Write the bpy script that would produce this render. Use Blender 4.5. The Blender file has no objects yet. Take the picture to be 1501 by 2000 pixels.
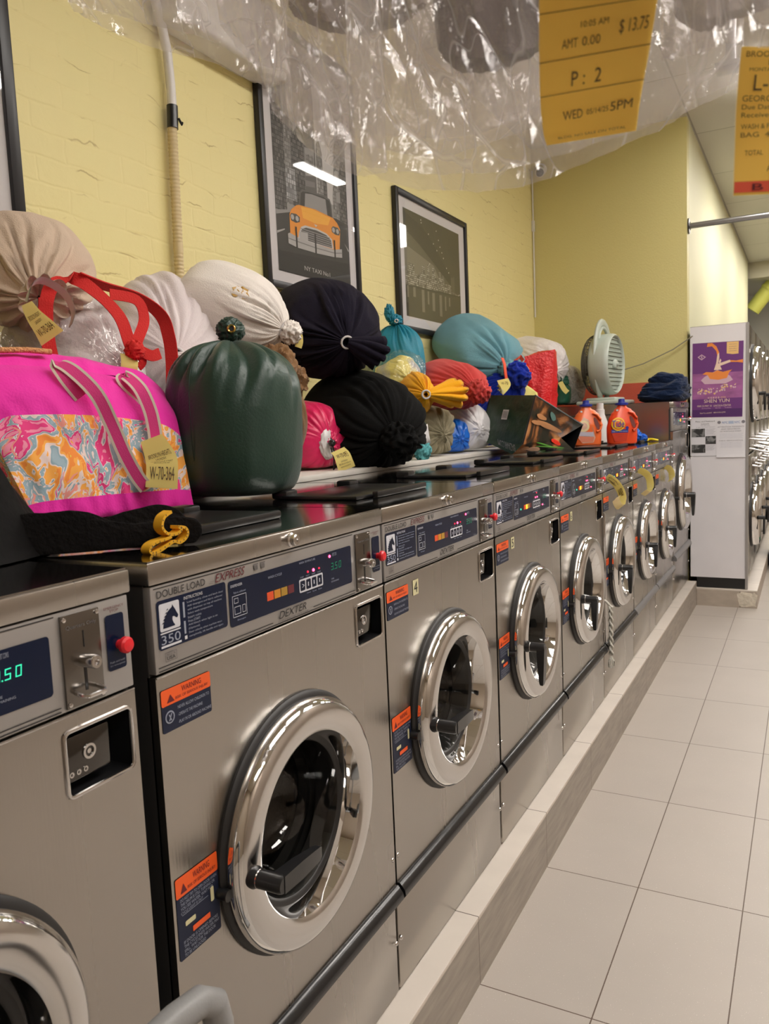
import bpy, bmesh, math, random
from mathutils import Vector, Matrix, noise
PI = math.pi
random.seed(7)
scene = bpy.context.scene
COL = scene.collection

# ------------------------------------------------------------------ camera
cam_d = bpy.data.cameras.new('camera')
cam = bpy.data.objects.new('camera', cam_d)
COL.objects.link(cam)
_r = Vector((0.8831495922686681, 0.46709180401780837, -0.04326712718767769))
_u = Vector((-0.011964401377813343, 0.11463514023353014, 0.9933356118267931))
_f = Vector((-0.46893885611597164, 0.876746275294642, -0.10682845118045971))
mw = Matrix.Identity(4)
for i in range(3):
    mw[i][0] = _r[i]; mw[i][1] = _u[i]; mw[i][2] = -_f[i]
mw[0][3], mw[1][3], mw[2][3] = 0.76722724, -1.41127621, 1.40504509
cam.matrix_world = mw
cam_d.sensor_fit = 'VERTICAL'
cam_d.sensor_height = 36.0
cam_d.sensor_width = 27.0
cam_d.lens = 1555.0 / 2000 * 36
cam_d.clip_start = 0.02
cam_d.dof.use_dof = True
cam_d.dof.focus_distance = 1.9
cam_d.dof.aperture_fstop = 11.0
scene.camera = cam

# ------------------------------------------------------------------ exposure, world
scene.view_settings.view_transform = 'Standard'
scene.view_settings.look = 'None'
scene.view_settings.gamma = 1.0
scene.view_settings.exposure = 0.0
scene.view_settings.use_curve_mapping = False
try:
    scene.cycles.transparent_max_bounces = 24
    scene.cycles.max_bounces = 10
    scene.cycles.diffuse_bounces = 5
    scene.cycles.glossy_bounces = 5
    scene.cycles.transmission_bounces = 6
    scene.cycles.sample_clamp_indirect = 6.0
    scene.cycles.caustics_reflective = False
    scene.cycles.caustics_refractive = False
except Exception:
    pass
world = bpy.data.worlds.new('world')
scene.world = world
world.use_nodes = True
world.node_tree.nodes['Background'].inputs[0].default_value = (0.9, 0.95, 1.0, 1)
world.node_tree.nodes['Background'].inputs[1].default_value = 0.25
LIGHT_STRENGTH = 21.0          # ceiling fluorescent panels
LIGHTS = [(2.2, -1.7), (1.5, 0.0), (1.2, 1.3), (1.3, 3.0), (2.3, 4.2), (0.95, 6.5), (1.0, 8.6), (1.0, 10.4)]

# ------------------------------------------------------------------ material helpers
class NT:
    def __init__(s, name):
        s.m = bpy.data.materials.new(name); s.m.use_nodes = True
        s.t = s.m.node_tree; s.t.nodes.clear()
        s.out = s.t.nodes.new('ShaderNodeOutputMaterial')
    def n(s, typ, **kw):
        nd = s.t.nodes.new(typ)
        for k, v in kw.items():
            if k.startswith('i_'):
                key = k[2:].replace('_', ' ')
                nd.inputs[key].default_value = v
            elif k.startswith('n_'):
                nd.inputs[int(k[2:])].default_value = v
            else:
                setattr(nd, k, v)
        return nd
    def l(s, a, ao, b, bi):
        s.t.links.new(a.outputs[ao], b.inputs[bi])

def c4(c): return (c[0], c[1], c[2], 1.0)

def mat(name, col, rough=0.5, metal=0.0, bump=0.0, bscale=60.0, var=0.0, vscale=6.0, stretch=(1, 1, 1),
        emit=None, estr=0.0, coat=0.0, sheen=0.0, rvar=0.0, spec=0.5, trans=0.0, alpha=1.0, aniso=0.0, sss=0.0):
    N = NT(name)
    p = N.n('ShaderNodeBsdfPrincipled')
    p.inputs['Base Color'].default_value = c4(col)
    p.inputs['Roughness'].default_value = rough
    p.inputs['Metallic'].default_value = metal
    p.inputs['Specular IOR Level'].default_value = spec
    p.inputs['Coat Weight'].default_value = coat
    p.inputs['Sheen Weight'].default_value = sheen
    p.inputs['Transmission Weight'].default_value = trans
    p.inputs['Alpha'].default_value = alpha
    p.inputs['Anisotropic'].default_value = aniso
    if emit:
        p.inputs['Emission Color'].default_value = c4(emit); p.inputs['Emission Strength'].default_value = estr
    N.l(p, 0, N.out, 0)
    if bump or var or rvar:
        tc = N.n('ShaderNodeTexCoord'); mp = N.n('ShaderNodeMapping'); mp.inputs['Scale'].default_value = stretch
        N.l(tc, 'Object', mp, 0)
        if bump:
            nz = N.n('ShaderNodeTexNoise', i_Scale=bscale, i_Detail=4.0)
            N.l(mp, 0, nz, 'Vector')
            b = N.n('ShaderNodeBump', i_Strength=bump, i_Distance=0.01)
            N.l(nz, 0, b, 'Height'); N.l(b, 0, p, 'Normal')
        if var:
            nz = N.n('ShaderNodeTexNoise', i_Scale=vscale, i_Detail=5.0); N.l(mp, 0, nz, 'Vector')
            r = N.n('ShaderNodeValToRGB')
            r.color_ramp.elements[0].position = 0.3; r.color_ramp.elements[1].position = 0.7
            r.color_ramp.elements[0].color = c4([c * (1 - var) for c in col])
            r.color_ramp.elements[1].color = c4([min(1, c * (1 + var)) for c in col])
            N.l(nz, 0, r, 0); N.l(r, 0, p, 'Base Color')
        if rvar:
            nz = N.n('ShaderNodeTexNoise', i_Scale=vscale, i_Detail=5.0); N.l(mp, 0, nz, 'Vector')
            mr = N.n('ShaderNodeMapRange'); mr.inputs['To Min'].default_value = max(0.02, rough - rvar); mr.inputs['To Max'].default_value = rough + rvar
            N.l(nz, 0, mr, 0); N.l(mr, 0, p, 'Roughness')
    return N.m

def plastic_film(name, tint=(1, 1, 1), milky=0.12, gloss=0.25, rough=0.12, scale=9.0, bump=0.6, streak=0.5):
    """clear creased film: transparent, with a little white scatter and sharp glints on its creases"""
    N = NT(name)
    tr = N.n('ShaderNodeBsdfTransparent'); tr.inputs[0].default_value = c4(tint)
    gl = N.n('ShaderNodeBsdfGlossy'); gl.inputs['Roughness'].default_value = rough
    gl.inputs['Color'].default_value = (1, 1, 1, 1)
    df = N.n('ShaderNodeBsdfDiffuse'); df.inputs[0].default_value = (0.9, 0.88, 0.88, 1)
    tl = N.n('ShaderNodeBsdfTranslucent'); tl.inputs[0].default_value = (0.9, 0.88, 0.88, 1)
    tc = N.n('ShaderNodeTexCoord')
    mp = N.n('ShaderNodeMapping'); mp.inputs['Scale'].default_value = (1, 1, 0.6)
    N.l(tc, 'Object', mp, 0)
    wz = N.n('ShaderNodeTexNoise', i_Scale=scale * 0.5, i_Detail=2.0, i_Distortion=1.5); N.l(mp, 0, wz, 'Vector')
    mixv = N.n('ShaderNodeMixRGB'); mixv.inputs[0].default_value = 0.25
    N.l(mp, 0, mixv, 1); N.l(wz, 1, mixv, 2)
    vo = N.n('ShaderNodeTexVoronoi', feature='DISTANCE_TO_EDGE', i_Scale=scale); N.l(mixv, 0, vo, 'Vector')
    nz = N.n('ShaderNodeTexNoise', i_Scale=scale * 1.7, i_Detail=5.0, i_Distortion=0.8); N.l(mp, 0, nz, 'Vector')
    mr = N.n('ShaderNodeMapRange'); mr.inputs['From Max'].default_value = 0.25
    N.l(vo, 0, mr, 0)
    ad = N.n('ShaderNodeMath', operation='ADD'); N.l(mr, 0, ad, 0); N.l(nz, 0, ad, 1)
    b = N.n('ShaderNodeBump', i_Strength=bump, i_Distance=0.02); N.l(ad, 0, b, 'Height')
    N.l(b, 0, gl, 'Normal')
    m1 = N.n('ShaderNodeMixShader'); m1.inputs[0].default_value = 0.5
    N.l(df, 0, m1, 1); N.l(tl, 0, m1, 2)
    # crease lines scatter more
    cr = N.n('ShaderNodeMapRange'); cr.inputs['From Min'].default_value = 0.0; cr.inputs['From Max'].default_value = 0.018
    cr.inputs['To Min'].default_value = min(0.9, milky + streak * 0.5); cr.inputs['To Max'].default_value = milky
    N.l(vo, 0, cr, 0)
    m2 = N.n('ShaderNodeMixShader'); N.l(cr, 0, m2, 0); N.l(tr, 0, m2, 1); N.l(m1, 0, m2, 2)
    fr = N.n('ShaderNodeLayerWeight'); fr.inputs['Blend'].default_value = 0.5; N.l(b, 0, fr, 'Normal')
    pw = N.n('ShaderNodeMath', operation='POWER'); pw.inputs[1].default_value = 3.0; N.l(fr, 'Facing', pw, 0)
    mu = N.n('ShaderNodeMath', operation='MULTIPLY_ADD'); mu.inputs[1].default_value = gloss * 2.2; mu.inputs[2].default_value = gloss * 0.5
    mu.use_clamp = True
    N.l(pw, 0, mu, 0)
    m3 = N.n('ShaderNodeMixShader'); N.l(mu, 0, m3, 0); N.l(m2, 0, m3, 1); N.l(gl, 0, m3, 2)
    N.l(m3, 0, N.out, 0)
    return N.m

def glass(name, tint, refl=0.12, rough=0.03):
    N = NT(name)
    tr = N.n('ShaderNodeBsdfTransparent'); tr.inputs[0].default_value = c4(tint)
    gl = N.n('ShaderNodeBsdfGlossy'); gl.inputs['Roughness'].default_value = rough
    fr = N.n('ShaderNodeFresnel')
    ge = N.n('ShaderNodeNewGeometry'); ior = N.n('ShaderNodeMapRange'); ior.inputs['To Min'].default_value = 1.5; ior.inputs['To Max'].default_value = 1 / 1.5
    N.l(ge, 'Backfacing', ior, 0); N.l(ior, 0, fr, 0)
    mu = N.n('ShaderNodeMath', operation='ADD'); mu.use_clamp = True; mu.inputs[1].default_value = refl * 0.3
    N.l(fr, 0, mu, 0)
    m = N.n('ShaderNodeMixShader'); N.l(mu, 0, m, 0); N.l(tr, 0, m, 1); N.l(gl, 0, m, 2)
    N.l(m, 0, N.out, 0)
    return N.m

def pos_plane(N, a, b):
    g = N.n('ShaderNodeNewGeometry'); s = N.n('ShaderNodeSeparateXYZ'); c = N.n('ShaderNodeCombineXYZ')
    N.l(g, 'Position', s, 0); N.l(s, 'XYZ'.index(a), c, 0); N.l(s, 'XYZ'.index(b), c, 1)
    return c, g, s

def brick_paint(name, col):
    N = NT(name); p = N.n('ShaderNodeBsdfPrincipled', i_Roughness=0.55); N.l(p, 0, N.out, 0)
    c, g, s = pos_plane(N, 'Y', 'Z')
    nz = N.n('ShaderNodeTexNoise', i_Scale=5.0, i_Detail=3.0); N.l(c, 0, nz, 'Vector')
    sub = N.n('ShaderNodeVectorMath', operation='MULTIPLY_ADD'); sub.inputs[1].default_value = (0.05, 0.045, 0)
    N.l(nz, 1, sub, 0); N.l(c, 0, sub, 2)
    br = N.n('ShaderNodeTexBrick', i_Scale=1.0); br.offset = 0.5
    br.inputs['Mortar Size'].default_value = 0.007; br.inputs['Mortar Smooth'].default_value = 1.0
    br.inputs['Brick Width'].default_value = 0.215; br.inputs['Row Height'].default_value = 0.074
    br.inputs['Color1'].default_value = (1, 1, 1, 1); br.inputs['Color2'].default_value = (0.8, 0.8, 0.8, 1); br.inputs['Mortar'].default_value = (0, 0, 0, 1)
    N.l(sub, 0, br, 'Vector')
    n2 = N.n('ShaderNodeTexNoise', i_Scale=16.0, i_Detail=7.0, i_Roughness=0.62); N.l(c, 0, n2, 'Vector')
    w3 = N.n('ShaderNodeTexNoise', i_Scale=5.5, i_Detail=4.0, i_Distortion=0.6); N.l(c, 0, w3, 'Vector')
    zr = N.n('ShaderNodeMath', operation='MULTIPLY_ADD'); zr.inputs[1].default_value = 1 / 0.074; N.l(s, 'Z', zr, 0)
    wm = N.n('ShaderNodeMath', operation='MULTIPLY'); wm.inputs[1].default_value = 1.6; N.l(w3, 0, wm, 0); N.l(wm, 0, zr, 2)
    fc = N.n('ShaderNodeMath', operation='FRACT'); N.l(zr, 0, fc, 0)
    gate = N.n('ShaderNodeTexNoise', i_Scale=6.5, i_Detail=3.0); N.l(c, 0, gate, 'Vector')
    rid = N.n('ShaderNodeMath', operation='SUBTRACT'); rid.inputs[1].default_value = 0.5; N.l(fc, 0, rid, 0)
    ab = N.n('ShaderNodeMath', operation='ABSOLUTE'); N.l(rid, 0, ab, 0)
    crk = N.n('ShaderNodeMapRange'); crk.inputs['From Min'].default_value = 0.0; crk.inputs['From Max'].default_value = 0.045
    crk.inputs['To Min'].default_value = 1.0; crk.inputs['To Max'].default_value = 0.0; N.l(ab, 0, crk, 0)
    gm = N.n('ShaderNodeMapRange'); gm.inputs['From Min'].default_value = 0.54; gm.inputs['From Max'].default_value = 0.64; N.l(gate, 0, gm, 0)
    cm = N.n('ShaderNodeMath', operation='MULTIPLY'); N.l(crk, 0, cm, 0); N.l(gm, 0, cm, 1)
    h1 = N.n('ShaderNodeMath', operation='MULTIPLY'); h1.inputs[1].default_value = 0.8; N.l(n2, 0, h1, 0)
    h0 = N.n('ShaderNodeMath', operation='MULTIPLY'); h0.inputs[1].default_value = .45; N.l(br, 0, h0, 0)
    h2 = N.n('ShaderNodeMath', operation='ADD'); N.l(h0, 0, h2, 0); N.l(h1, 0, h2, 1)
    h3 = N.n('ShaderNodeMath', operation='MULTIPLY_ADD'); h3.inputs[1].default_value = -0.8; N.l(cm, 0, h3, 0); N.l(h2, 0, h3, 2)
    b = N.n('ShaderNodeBump', i_Strength=0.30, i_Distance=0.008); N.l(h3, 0, b, 'Height'); N.l(b, 0, p, 'Normal')
    mx = N.n('ShaderNodeMixRGB'); mx.inputs[1].default_value = c4(col); mx.inputs[2].default_value = (0.33, 0.20, 0.06, 1)
    cc = N.n('ShaderNodeMath', operation='MULTIPLY'); cc.inputs[1].default_value = 0.55; N.l(cm, 0, cc, 0)
    N.l(cc, 0, mx, 0); N.l(mx, 0, p, 'Base Color')
    return N.m

def tile_floor(name):
    N = NT(name); p = N.n('ShaderNodeBsdfPrincipled', i_Roughness=0.42); N.l(p, 0, N.out, 0)
    c, g, s = pos_plane(N, 'Y', 'X')
    mp = N.n('ShaderNodeMapping'); mp.inputs['Location'].default_value = (-0.3213 + 0.5838 * 10, -0.3333 + 0.2858 * 10, 0); N.l(c, 0, mp, 0)
    br = N.n('ShaderNodeTexBrick', i_Scale=1.0); br.offset = 0.0
    br.inputs['Mortar Size'].default_value = 0.0017; br.inputs['Mortar Smooth'].default_value = 0.1
    br.inputs['Brick Width'].default_value = 0.5838; br.inputs['Row Height'].default_value = 0.2858
    br.inputs['Color1'].default_value = (0.45, 0.405, 0.362, 1); br.inputs['Color2'].default_value = (0.43, 0.387, 0.345, 1)
    br.inputs['Mortar'].default_value = (0.10, 0.065, 0.045, 1)
    N.l(mp, 0, br, 'Vector')
    nz = N.n('ShaderNodeTexNoise', i_Scale=320.0, i_Detail=2.0); N.l(g, 'Position', nz, 'Vector')
    sp = N.n('ShaderNodeMapRange'); sp.inputs['From Min'].default_value = 0.68; sp.inputs['From Max'].default_value = 0.76; N.l(nz, 0, sp, 0)
    m1 = N.n('ShaderNodeMixRGB'); m1.inputs[2].default_value = (0.78, 0.74, 0.68, 1); N.l(sp, 0, m1, 0); N.l(br, 0, m1, 1)
    n2 = N.n('ShaderNodeTexNoise', i_Scale=3.0, i_Detail=6.0); N.l(g, 'Position', n2, 'Vector')
    r = N.n('ShaderNodeMapRange'); r.inputs['To Min'].default_value = 0.9; r.inputs['To Max'].default_value = 1.06; N.l(n2, 0, r, 0)
    vm = N.n('ShaderNodeVectorMath', operation='SCALE'); N.l(m1, 0, vm, 0); N.l(r, 0, vm, 'Scale'); N.l(vm, 0, p, 'Base Color')
    b = N.n('ShaderNodeBump', i_Strength=0.25, i_Distance=0.002); N.l(br, 1, b, 'Height'); b.invert = True; N.l(b, 0, p, 'Normal')
    return N.m

def tile_face(name, col, a, w, off, var=0.1, rough=0.5, streaks=False):
    """plain tiles with vertical joints every w metres along axis a"""
    N = NT(name); p = N.n('ShaderNodeBsdfPrincipled', i_Roughness=rough); N.l(p, 0, N.out, 0)
    g = N.n('ShaderNodeNewGeometry'); s = N.n('ShaderNodeSeparateXYZ'); N.l(g, 'Position', s, 0)
    ad = N.n('ShaderNodeMath', operation='ADD'); ad.inputs[1].default_value = -off + 20 * w; N.l(s, 'XYZ'.index(a), ad, 0)
    md = N.n('ShaderNodeMath', operation='MODULO'); md.inputs[1].default_value = w; N.l(ad, 0, md, 0)
    lt = N.n('ShaderNodeMath', operation='LESS_THAN'); lt.inputs[1].default_value = 0.003; N.l(md, 0, lt, 0)
    nz = N.n('ShaderNodeTexNoise', i_Scale=7.0, i_Detail=6.0)
    mp = N.n('ShaderNodeMapping'); mp.inputs['Scale'].default_value = (1, 1, 2.5) if not streaks else (1, 1.2, 9); N.l(g, 'Position', mp, 0); N.l(mp, 0, nz, 'Vector')
    r = N.n('ShaderNodeMapRange'); r.inputs['From Min'].default_value = 0.3; r.inputs['From Max'].default_value = 0.7
    r.inputs['To Min'].default_value = 1 - var; r.inputs['To Max'].default_value = 1 + var; N.l(nz, 0, r, 0)
    vm = N.n('ShaderNodeVectorMath', operation='SCALE'); vm.inputs[0].default_value = col; N.l(r, 0, vm, 'Scale')
    mx = N.n('ShaderNodeMixRGB'); mx.inputs[2].default_value = (0.12, 0.09, 0.07, 1); N.l(lt, 0, mx, 0); N.l(vm, 0, mx, 1); N.l(mx, 0, p, 'Base Color')
    return N.m

def ceiling_tiles(name):
    N = NT(name); p = N.n('ShaderNodeBsdfPrincipled', i_Roughness=0.9); N.l(p, 0, N.out, 0)
    c, g, s = pos_plane(N, 'X', 'Y')
    mp = N.n('ShaderNodeMapping'); mp.inputs['Location'].default_value = (5.0, -5.2 + 1.17 * 12, 0); N.l(c, 0, mp, 0)
    br = N.n('ShaderNodeTexBrick', i_Scale=1.0); br.offset = 0.0
    br.inputs['Mortar Size'].default_value = 0.006; br.inputs['Brick Width'].default_value = 1.25; br.inputs['Row Height'].default_value = 1.17
    br.inputs['Color1'].default_value = (0.72, 0.70, 0.64, 1); br.inputs['Color2'].default_value = (0.62, 0.60, 0.53, 1); br.inputs['Mortar'].default_value = (0.42, 0.40, 0.35, 1)
    N.l(mp, 0, br, 'Vector')
    nz = N.n('ShaderNodeTexNoise', i_Scale=120.0, i_Detail=3.0); N.l(c, 0, nz, 'Vector')
    b = N.n('ShaderNodeBump', i_Strength=0.4, i_Distance=0.004); N.l(nz, 0, b, 'Height'); N.l(b, 0, p, 'Normal')
    N.l(br, 0, p, 'Base Color')
    return N.m

def floral(name):
    N = NT(name); p = N.n('ShaderNodeBsdfPrincipled', i_Roughness=0.8); N.l(p, 0, N.out, 0)
    tc = N.n('ShaderNodeTexCoord')
    mp = N.n('ShaderNodeMapping'); mp.inputs['Scale'].default_value = (1, 1, 0.8); N.l(tc, 'Object', mp, 0)
    w = N.n('ShaderNodeTexNoise', i_Scale=6.5, i_Detail=3.0, i_Distortion=1.6); N.l(mp, 0, w, 'Vector')
    ad = N.n('ShaderNodeVectorMath', operation='MULTIPLY_ADD'); ad.inputs[1].default_value = (0.16, 0.16, 0.16); N.l(w, 1, ad, 0); N.l(mp, 0, ad, 2)
    n1 = N.n('ShaderNodeTexNoise', i_Scale=14.0, i_Detail=3.0, i_Distortion=1.0); N.l(ad, 0, n1, 'Vector')
    r = N.n('ShaderNodeValToRGB'); r.color_ramp.interpolation = 'CONSTANT'
    cols = [(0.0, (0.80, 0.75, 0.10)), (0.30, (0.95, 0.30, 0.05)), (0.38, (1.0, 0.45, 0.08)), (0.43, (0.9, 0.72, 0.68)), (0.462, (0.30, 0.43, 0.50)),
            (0.50, (0.36, 0.48, 0.55)), (0.528, (0.9, 0.75, 0.78)), (0.545, (0.88, 0.05, 0.25)), (0.60, (0.98, 0.32, 0.48)), (0.67, (1.0, 0.42, 0.05)), (0.73, (0.82, 0.80, 0.12))]
    e = r.color_ramp.elements
    e[0].position, e[0].color = cols[0][0], c4(cols[0][1]); e[1].position, e[1].color = cols[1][0], c4(cols[1][1])
    for q, cc in cols[2:]:
        x = e.new(q); x.color = c4(cc)
    N.l(n1, 0, r, 0)
    vo = N.n('ShaderNodeTexVoronoi', feature='DISTANCE_TO_EDGE', i_Scale=17.0); N.l(ad, 0, vo, 'Vector')
    lt = N.n('ShaderNodeMath', operation='LESS_THAN'); lt.inputs[1].default_value = 0.035; N.l(vo, 0, lt, 0)
    gt = N.n('ShaderNodeTexNoise', i_Scale=12.0); N.l(tc, 'Object', gt, 'Vector')
    g2 = N.n('ShaderNodeMath', operation='GREATER_THAN'); g2.inputs[1].default_value = 0.55; N.l(gt, 0, g2, 0)
    mu = N.n('ShaderNodeMath', operation='MULTIPLY'); N.l(lt, 0, mu, 0); N.l(g2, 0, mu, 1)
    m = N.n('ShaderNodeMixRGB'); m.inputs[2].default_value = (0.93, 0.36, 0.30, 1); N.l(mu, 0, m, 0); N.l(r, 0, m, 1)
    N.l(m, 0, p, 'Base Color')
    return N.m

def photo_print(name, stops, scale, stretch, dist=0.5, rough=0.5):
    """blotchy printed picture"""
    N = NT(name); p = N.n('ShaderNodeBsdfPrincipled', i_Roughness=rough); N.l(p, 0, N.out, 0)
    tc = N.n('ShaderNodeTexCoord'); mp = N.n('ShaderNodeMapping'); mp.inputs['Scale'].default_value = stretch; N.l(tc, 'Object', mp, 0)
    nz = N.n('ShaderNodeTexNoise', i_Scale=scale, i_Detail=4.0, i_Distortion=dist); N.l(mp, 0, nz, 'Vector')
    r = N.n('ShaderNodeValToRGB'); e = r.color_ramp.elements
    e[0].position, e[0].color = stops[0][0], c4(stops[0][1]); e[1].position, e[1].color = stops[-1][0], c4(stops[-1][1])
    for q, cc in stops[1:-1]:
        x = e.new(q); x.color = c4(cc)
    N.l(nz, 0, r, 0); N.l(r, 0, p, 'Base Color')
    return N.m

def windows_print(name, dark, light, bw, rh):
    N = NT(name); p = N.n('ShaderNodeBsdfPrincipled', i_Roughness=0.5); N.l(p, 0, N.out, 0)
    c, g, s = pos_plane(N, 'Y', 'Z')
    br = N.n('ShaderNodeTexBrick', i_Scale=1.0); br.offset = 0.0
    br.inputs['Mortar Size'].default_value = bw * 0.14; br.inputs['Brick Width'].default_value = bw; br.inputs['Row Height'].default_value = rh
    br.inputs['Color1'].default_value = c4(light); br.inputs['Color2'].default_value = c4(dark); br.inputs['Mortar'].default_value = c4([v * 1.15 for v in dark])
    N.l(c, 0, br, 'Vector'); N.l(br, 0, p, 'Base Color')
    return N.m

M = {}
M['steel'] = mat('brushed_stainless', (0.44, 0.412, 0.38), 0.27, 1.0, bump=0.03, bscale=220, stretch=(1, 1, 0.05), rvar=0.06, vscale=3.0)
M['steel_top'] = mat('polished_stainless_top', (0.42, 0.41, 0.40), 0.10, 1.0, rvar=0.04, vscale=8.0)
M['steel_dark'] = mat('dark_steel', (0.10, 0.095, 0.09), 0.35, 0.9)
M['side'] = mat('cabinet_side_paint', (0.035, 0.033, 0.032), 0.5)
M['chrome'] = mat('chrome', (0.80, 0.79, 0.78), 0.045, 1.0, rvar=0.03, vscale=12)
M['satin'] = mat('satin_chrome', (0.66, 0.64, 0.63), 0.17, 1.0, rvar=0.05, vscale=9)
M['alu'] = mat('silver_panel', (0.40, 0.385, 0.375), 0.42, 0.65)
M['black'] = mat('black_plastic', (0.012, 0.012, 0.013), 0.28)
M['rubber'] = mat('black_rubber', (0.015, 0.014, 0.014), 0.5)
M['navy'] = mat('navy_print', (0.004, 0.010, 0.034), 0.22, spec=0.35)
M['white_ink'] = mat('white_ink', (0.62, 0.63, 0.68), 0.5)
M['dim_ink'] = mat('dim_ink', (0.30, 0.33, 0.42), 0.5)
M['black_ink'] = mat('black_ink', (0.02, 0.02, 0.022), 0.5)
M['grey_ink'] = mat('grey_ink', (0.14, 0.13, 0.13), 0.5)
M['maroon_ink'] = mat('maroon_ink', (0.12, 0.007, 0.014), 0.5)
M['slide_steel'] = mat('coin_slide_steel', (0.20, 0.185, 0.17), 0.22, 1.0)
M['vault_steel'] = mat('coin_box_steel', (0.10, 0.095, 0.09), 0.10, 1.0)
M['orange_label'] = mat('orange_label', (0.85, 0.11, 0.015), 0.5)
M['navy_label'] = mat('navy_label', (0.010, 0.015, 0.038), 0.5, spec=0.3)
M['cream_label'] = mat('cream_label', (0.62, 0.58, 0.34), 0.5)
M['led_red'] = mat('led_red', (0.6, 0.0, 0.05), 0.4, emit=(1.0, 0.05, 0.12), estr=9.0)
M['led_red_dim'] = mat('led_red_dim', (0.4, 0.0, 0.02), 0.4, emit=(1.0, 0.03, 0.08), estr=1.0)
M['led_green'] = mat('led_green', (0.0, 0.3, 0.15), 0.4, emit=(0.05, 0.9, 0.5), estr=1.2)
M['led_green_dim'] = mat('led_green_dim', (0.0, 0.12, 0.06), 0.4, emit=(0.05, 0.9, 0.4), estr=0.16)
M['led_orange'] = mat('led_orange', (0.9, 0.25, 0.0), 0.4, emit=(1.0, 0.28, 0.02), estr=4.0)
M['cell_red'] = mat('cell_red', (0.75, 0.09, 0.02), 0.4); M['cell_amber'] = mat('cell_amber', (0.60, 0.24, 0.02), 0.4)
M['cell_ochre'] = mat('cell_ochre', (0.42, 0.24, 0.03), 0.4); M['cell_maroon'] = mat('cell_maroon', (0.14, 0.02, 0.03), 0.4)
M['red_button'] = mat('red_button', (0.75, 0.02, 0.03), 0.35)
M['door_glass'] = glass('door_glass', (0.50, 0.50, 0.48), 0.06)
M['frame_glass'] = glass('frame_glass', (0.96, 0.96, 0.96), 0.1, 0.02)
M['drum'] = mat('drum_steel', (0.30, 0.285, 0.27), 0.30, 1.0, bump=0.5, bscale=60)
M['strip'] = mat('black_kick_strip', (0.012, 0.012, 0.013), 0.22, bump=0.05, bscale=30)
M['strip_grey'] = mat('grey_kick_strip', (0.16, 0.155, 0.155), 0.3)
M['white_board'] = mat('white_melamine', (0.66, 0.63, 0.58), 0.5, var=0.06, vscale=10)
def thin_paper(name, col):
    N = NT(name); d = N.n('ShaderNodeBsdfDiffuse'); d.inputs[0].default_value = c4(col); t_ = N.n('ShaderNodeBsdfTranslucent'); t_.inputs[0].default_value = c4(col)
    m_ = N.n('ShaderNodeMixShader'); m_.inputs[0].default_value = .40; N.l(d, 0, m_, 1); N.l(t_, 0, m_, 2); N.l(m_, 0, N.out, 0); return N.m
M['yellow_tag'] = thin_paper('yellow_ticket_paper', (0.92, 0.66, 0.17))
M['yellow_tag_pale'] = thin_paper('pale_yellow_ticket_paper', (0.88, 0.78, 0.30))
M['tag_back'] = thin_paper('ticket_back', (0.88, 0.78, 0.50))
M['tag_red'] = mat('ticket_red_band', (0.72, 0.09, 0.04), 0.6)
M['ink_brown'] = mat('ticket_ink', (0.10, 0.06, 0.015), 0.6)
M['frame_black'] = mat('black_frame_wood', (0.012, 0.012, 0.015), 0.35)
M['mat_board'] = mat('picture_mount_board', (0.72, 0.69, 0.70), 0.7)
M['tan_hose'] = mat('tan_hose', (0.62, 0.50, 0.28), 0.45)
M['white_plastic'] = mat('white_plastic', (0.72, 0.70, 0.68), 0.4)
M['white_enamel'] = mat('white_enamel', (0.76, 0.74, 0.77), 0.22, var=0.03, vscale=4)
M['pale_green'] = mat('pale_green_plastic', (0.50, 0.56, 0.50), 0.35)
M['grey_plastic'] = mat('grey_handle_plastic', (0.25, 0.25, 0.25), 0.45, bump=0.05, bscale=300)
M['galv'] = mat('galvanised_tube', (0.42, 0.42, 0.43), 0.3, 0.9)
M['cord_grey'] = mat('cord_grey', (0.22, 0.20, 0.14), 0.7)
M['rope_white'] = mat('rope_white', (0.62, 0.60, 0.54), 0.9, bump=0.6, bscale=150)

# ------------------------------------------------------------------ mesh helpers
_text_cache = {}
def text_geo(s, shear=0.0):
    k = (s, shear)
    if k in _text_cache: return _text_cache[k]
    cu = bpy.data.curves.new('t', 'FONT'); cu.body = s; cu.size = 1.0; cu.resolution_u = 3; cu.shear = shear
    o = bpy.data.objects.new('t', cu); COL.objects.link(o)
    dg = bpy.context.evaluated_depsgraph_get()
    me = bpy.data.meshes.new_from_object(o.evaluated_get(dg))
    vs = [(v.co.x, v.co.y) for v in me.vertices]; fs = [tuple(p.vertices) for p in me.polygons]
    bpy.data.objects.remove(o); bpy.data.curves.remove(cu); bpy.data.meshes.remove(me)
    if vs:
        x0 = min(v[0] for v in vs); x1 = max(v[0] for v in vs); y0 = min(v[1] for v in vs); y1 = max(v[1] for v in vs)
        vs = [((v[0] - x0) / max(1e-6, x1 - x0), (v[1] - y0) / max(1e-6, y1 - y0)) for v in vs]
    _text_cache[k] = (vs, fs)
    return vs, fs

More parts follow.
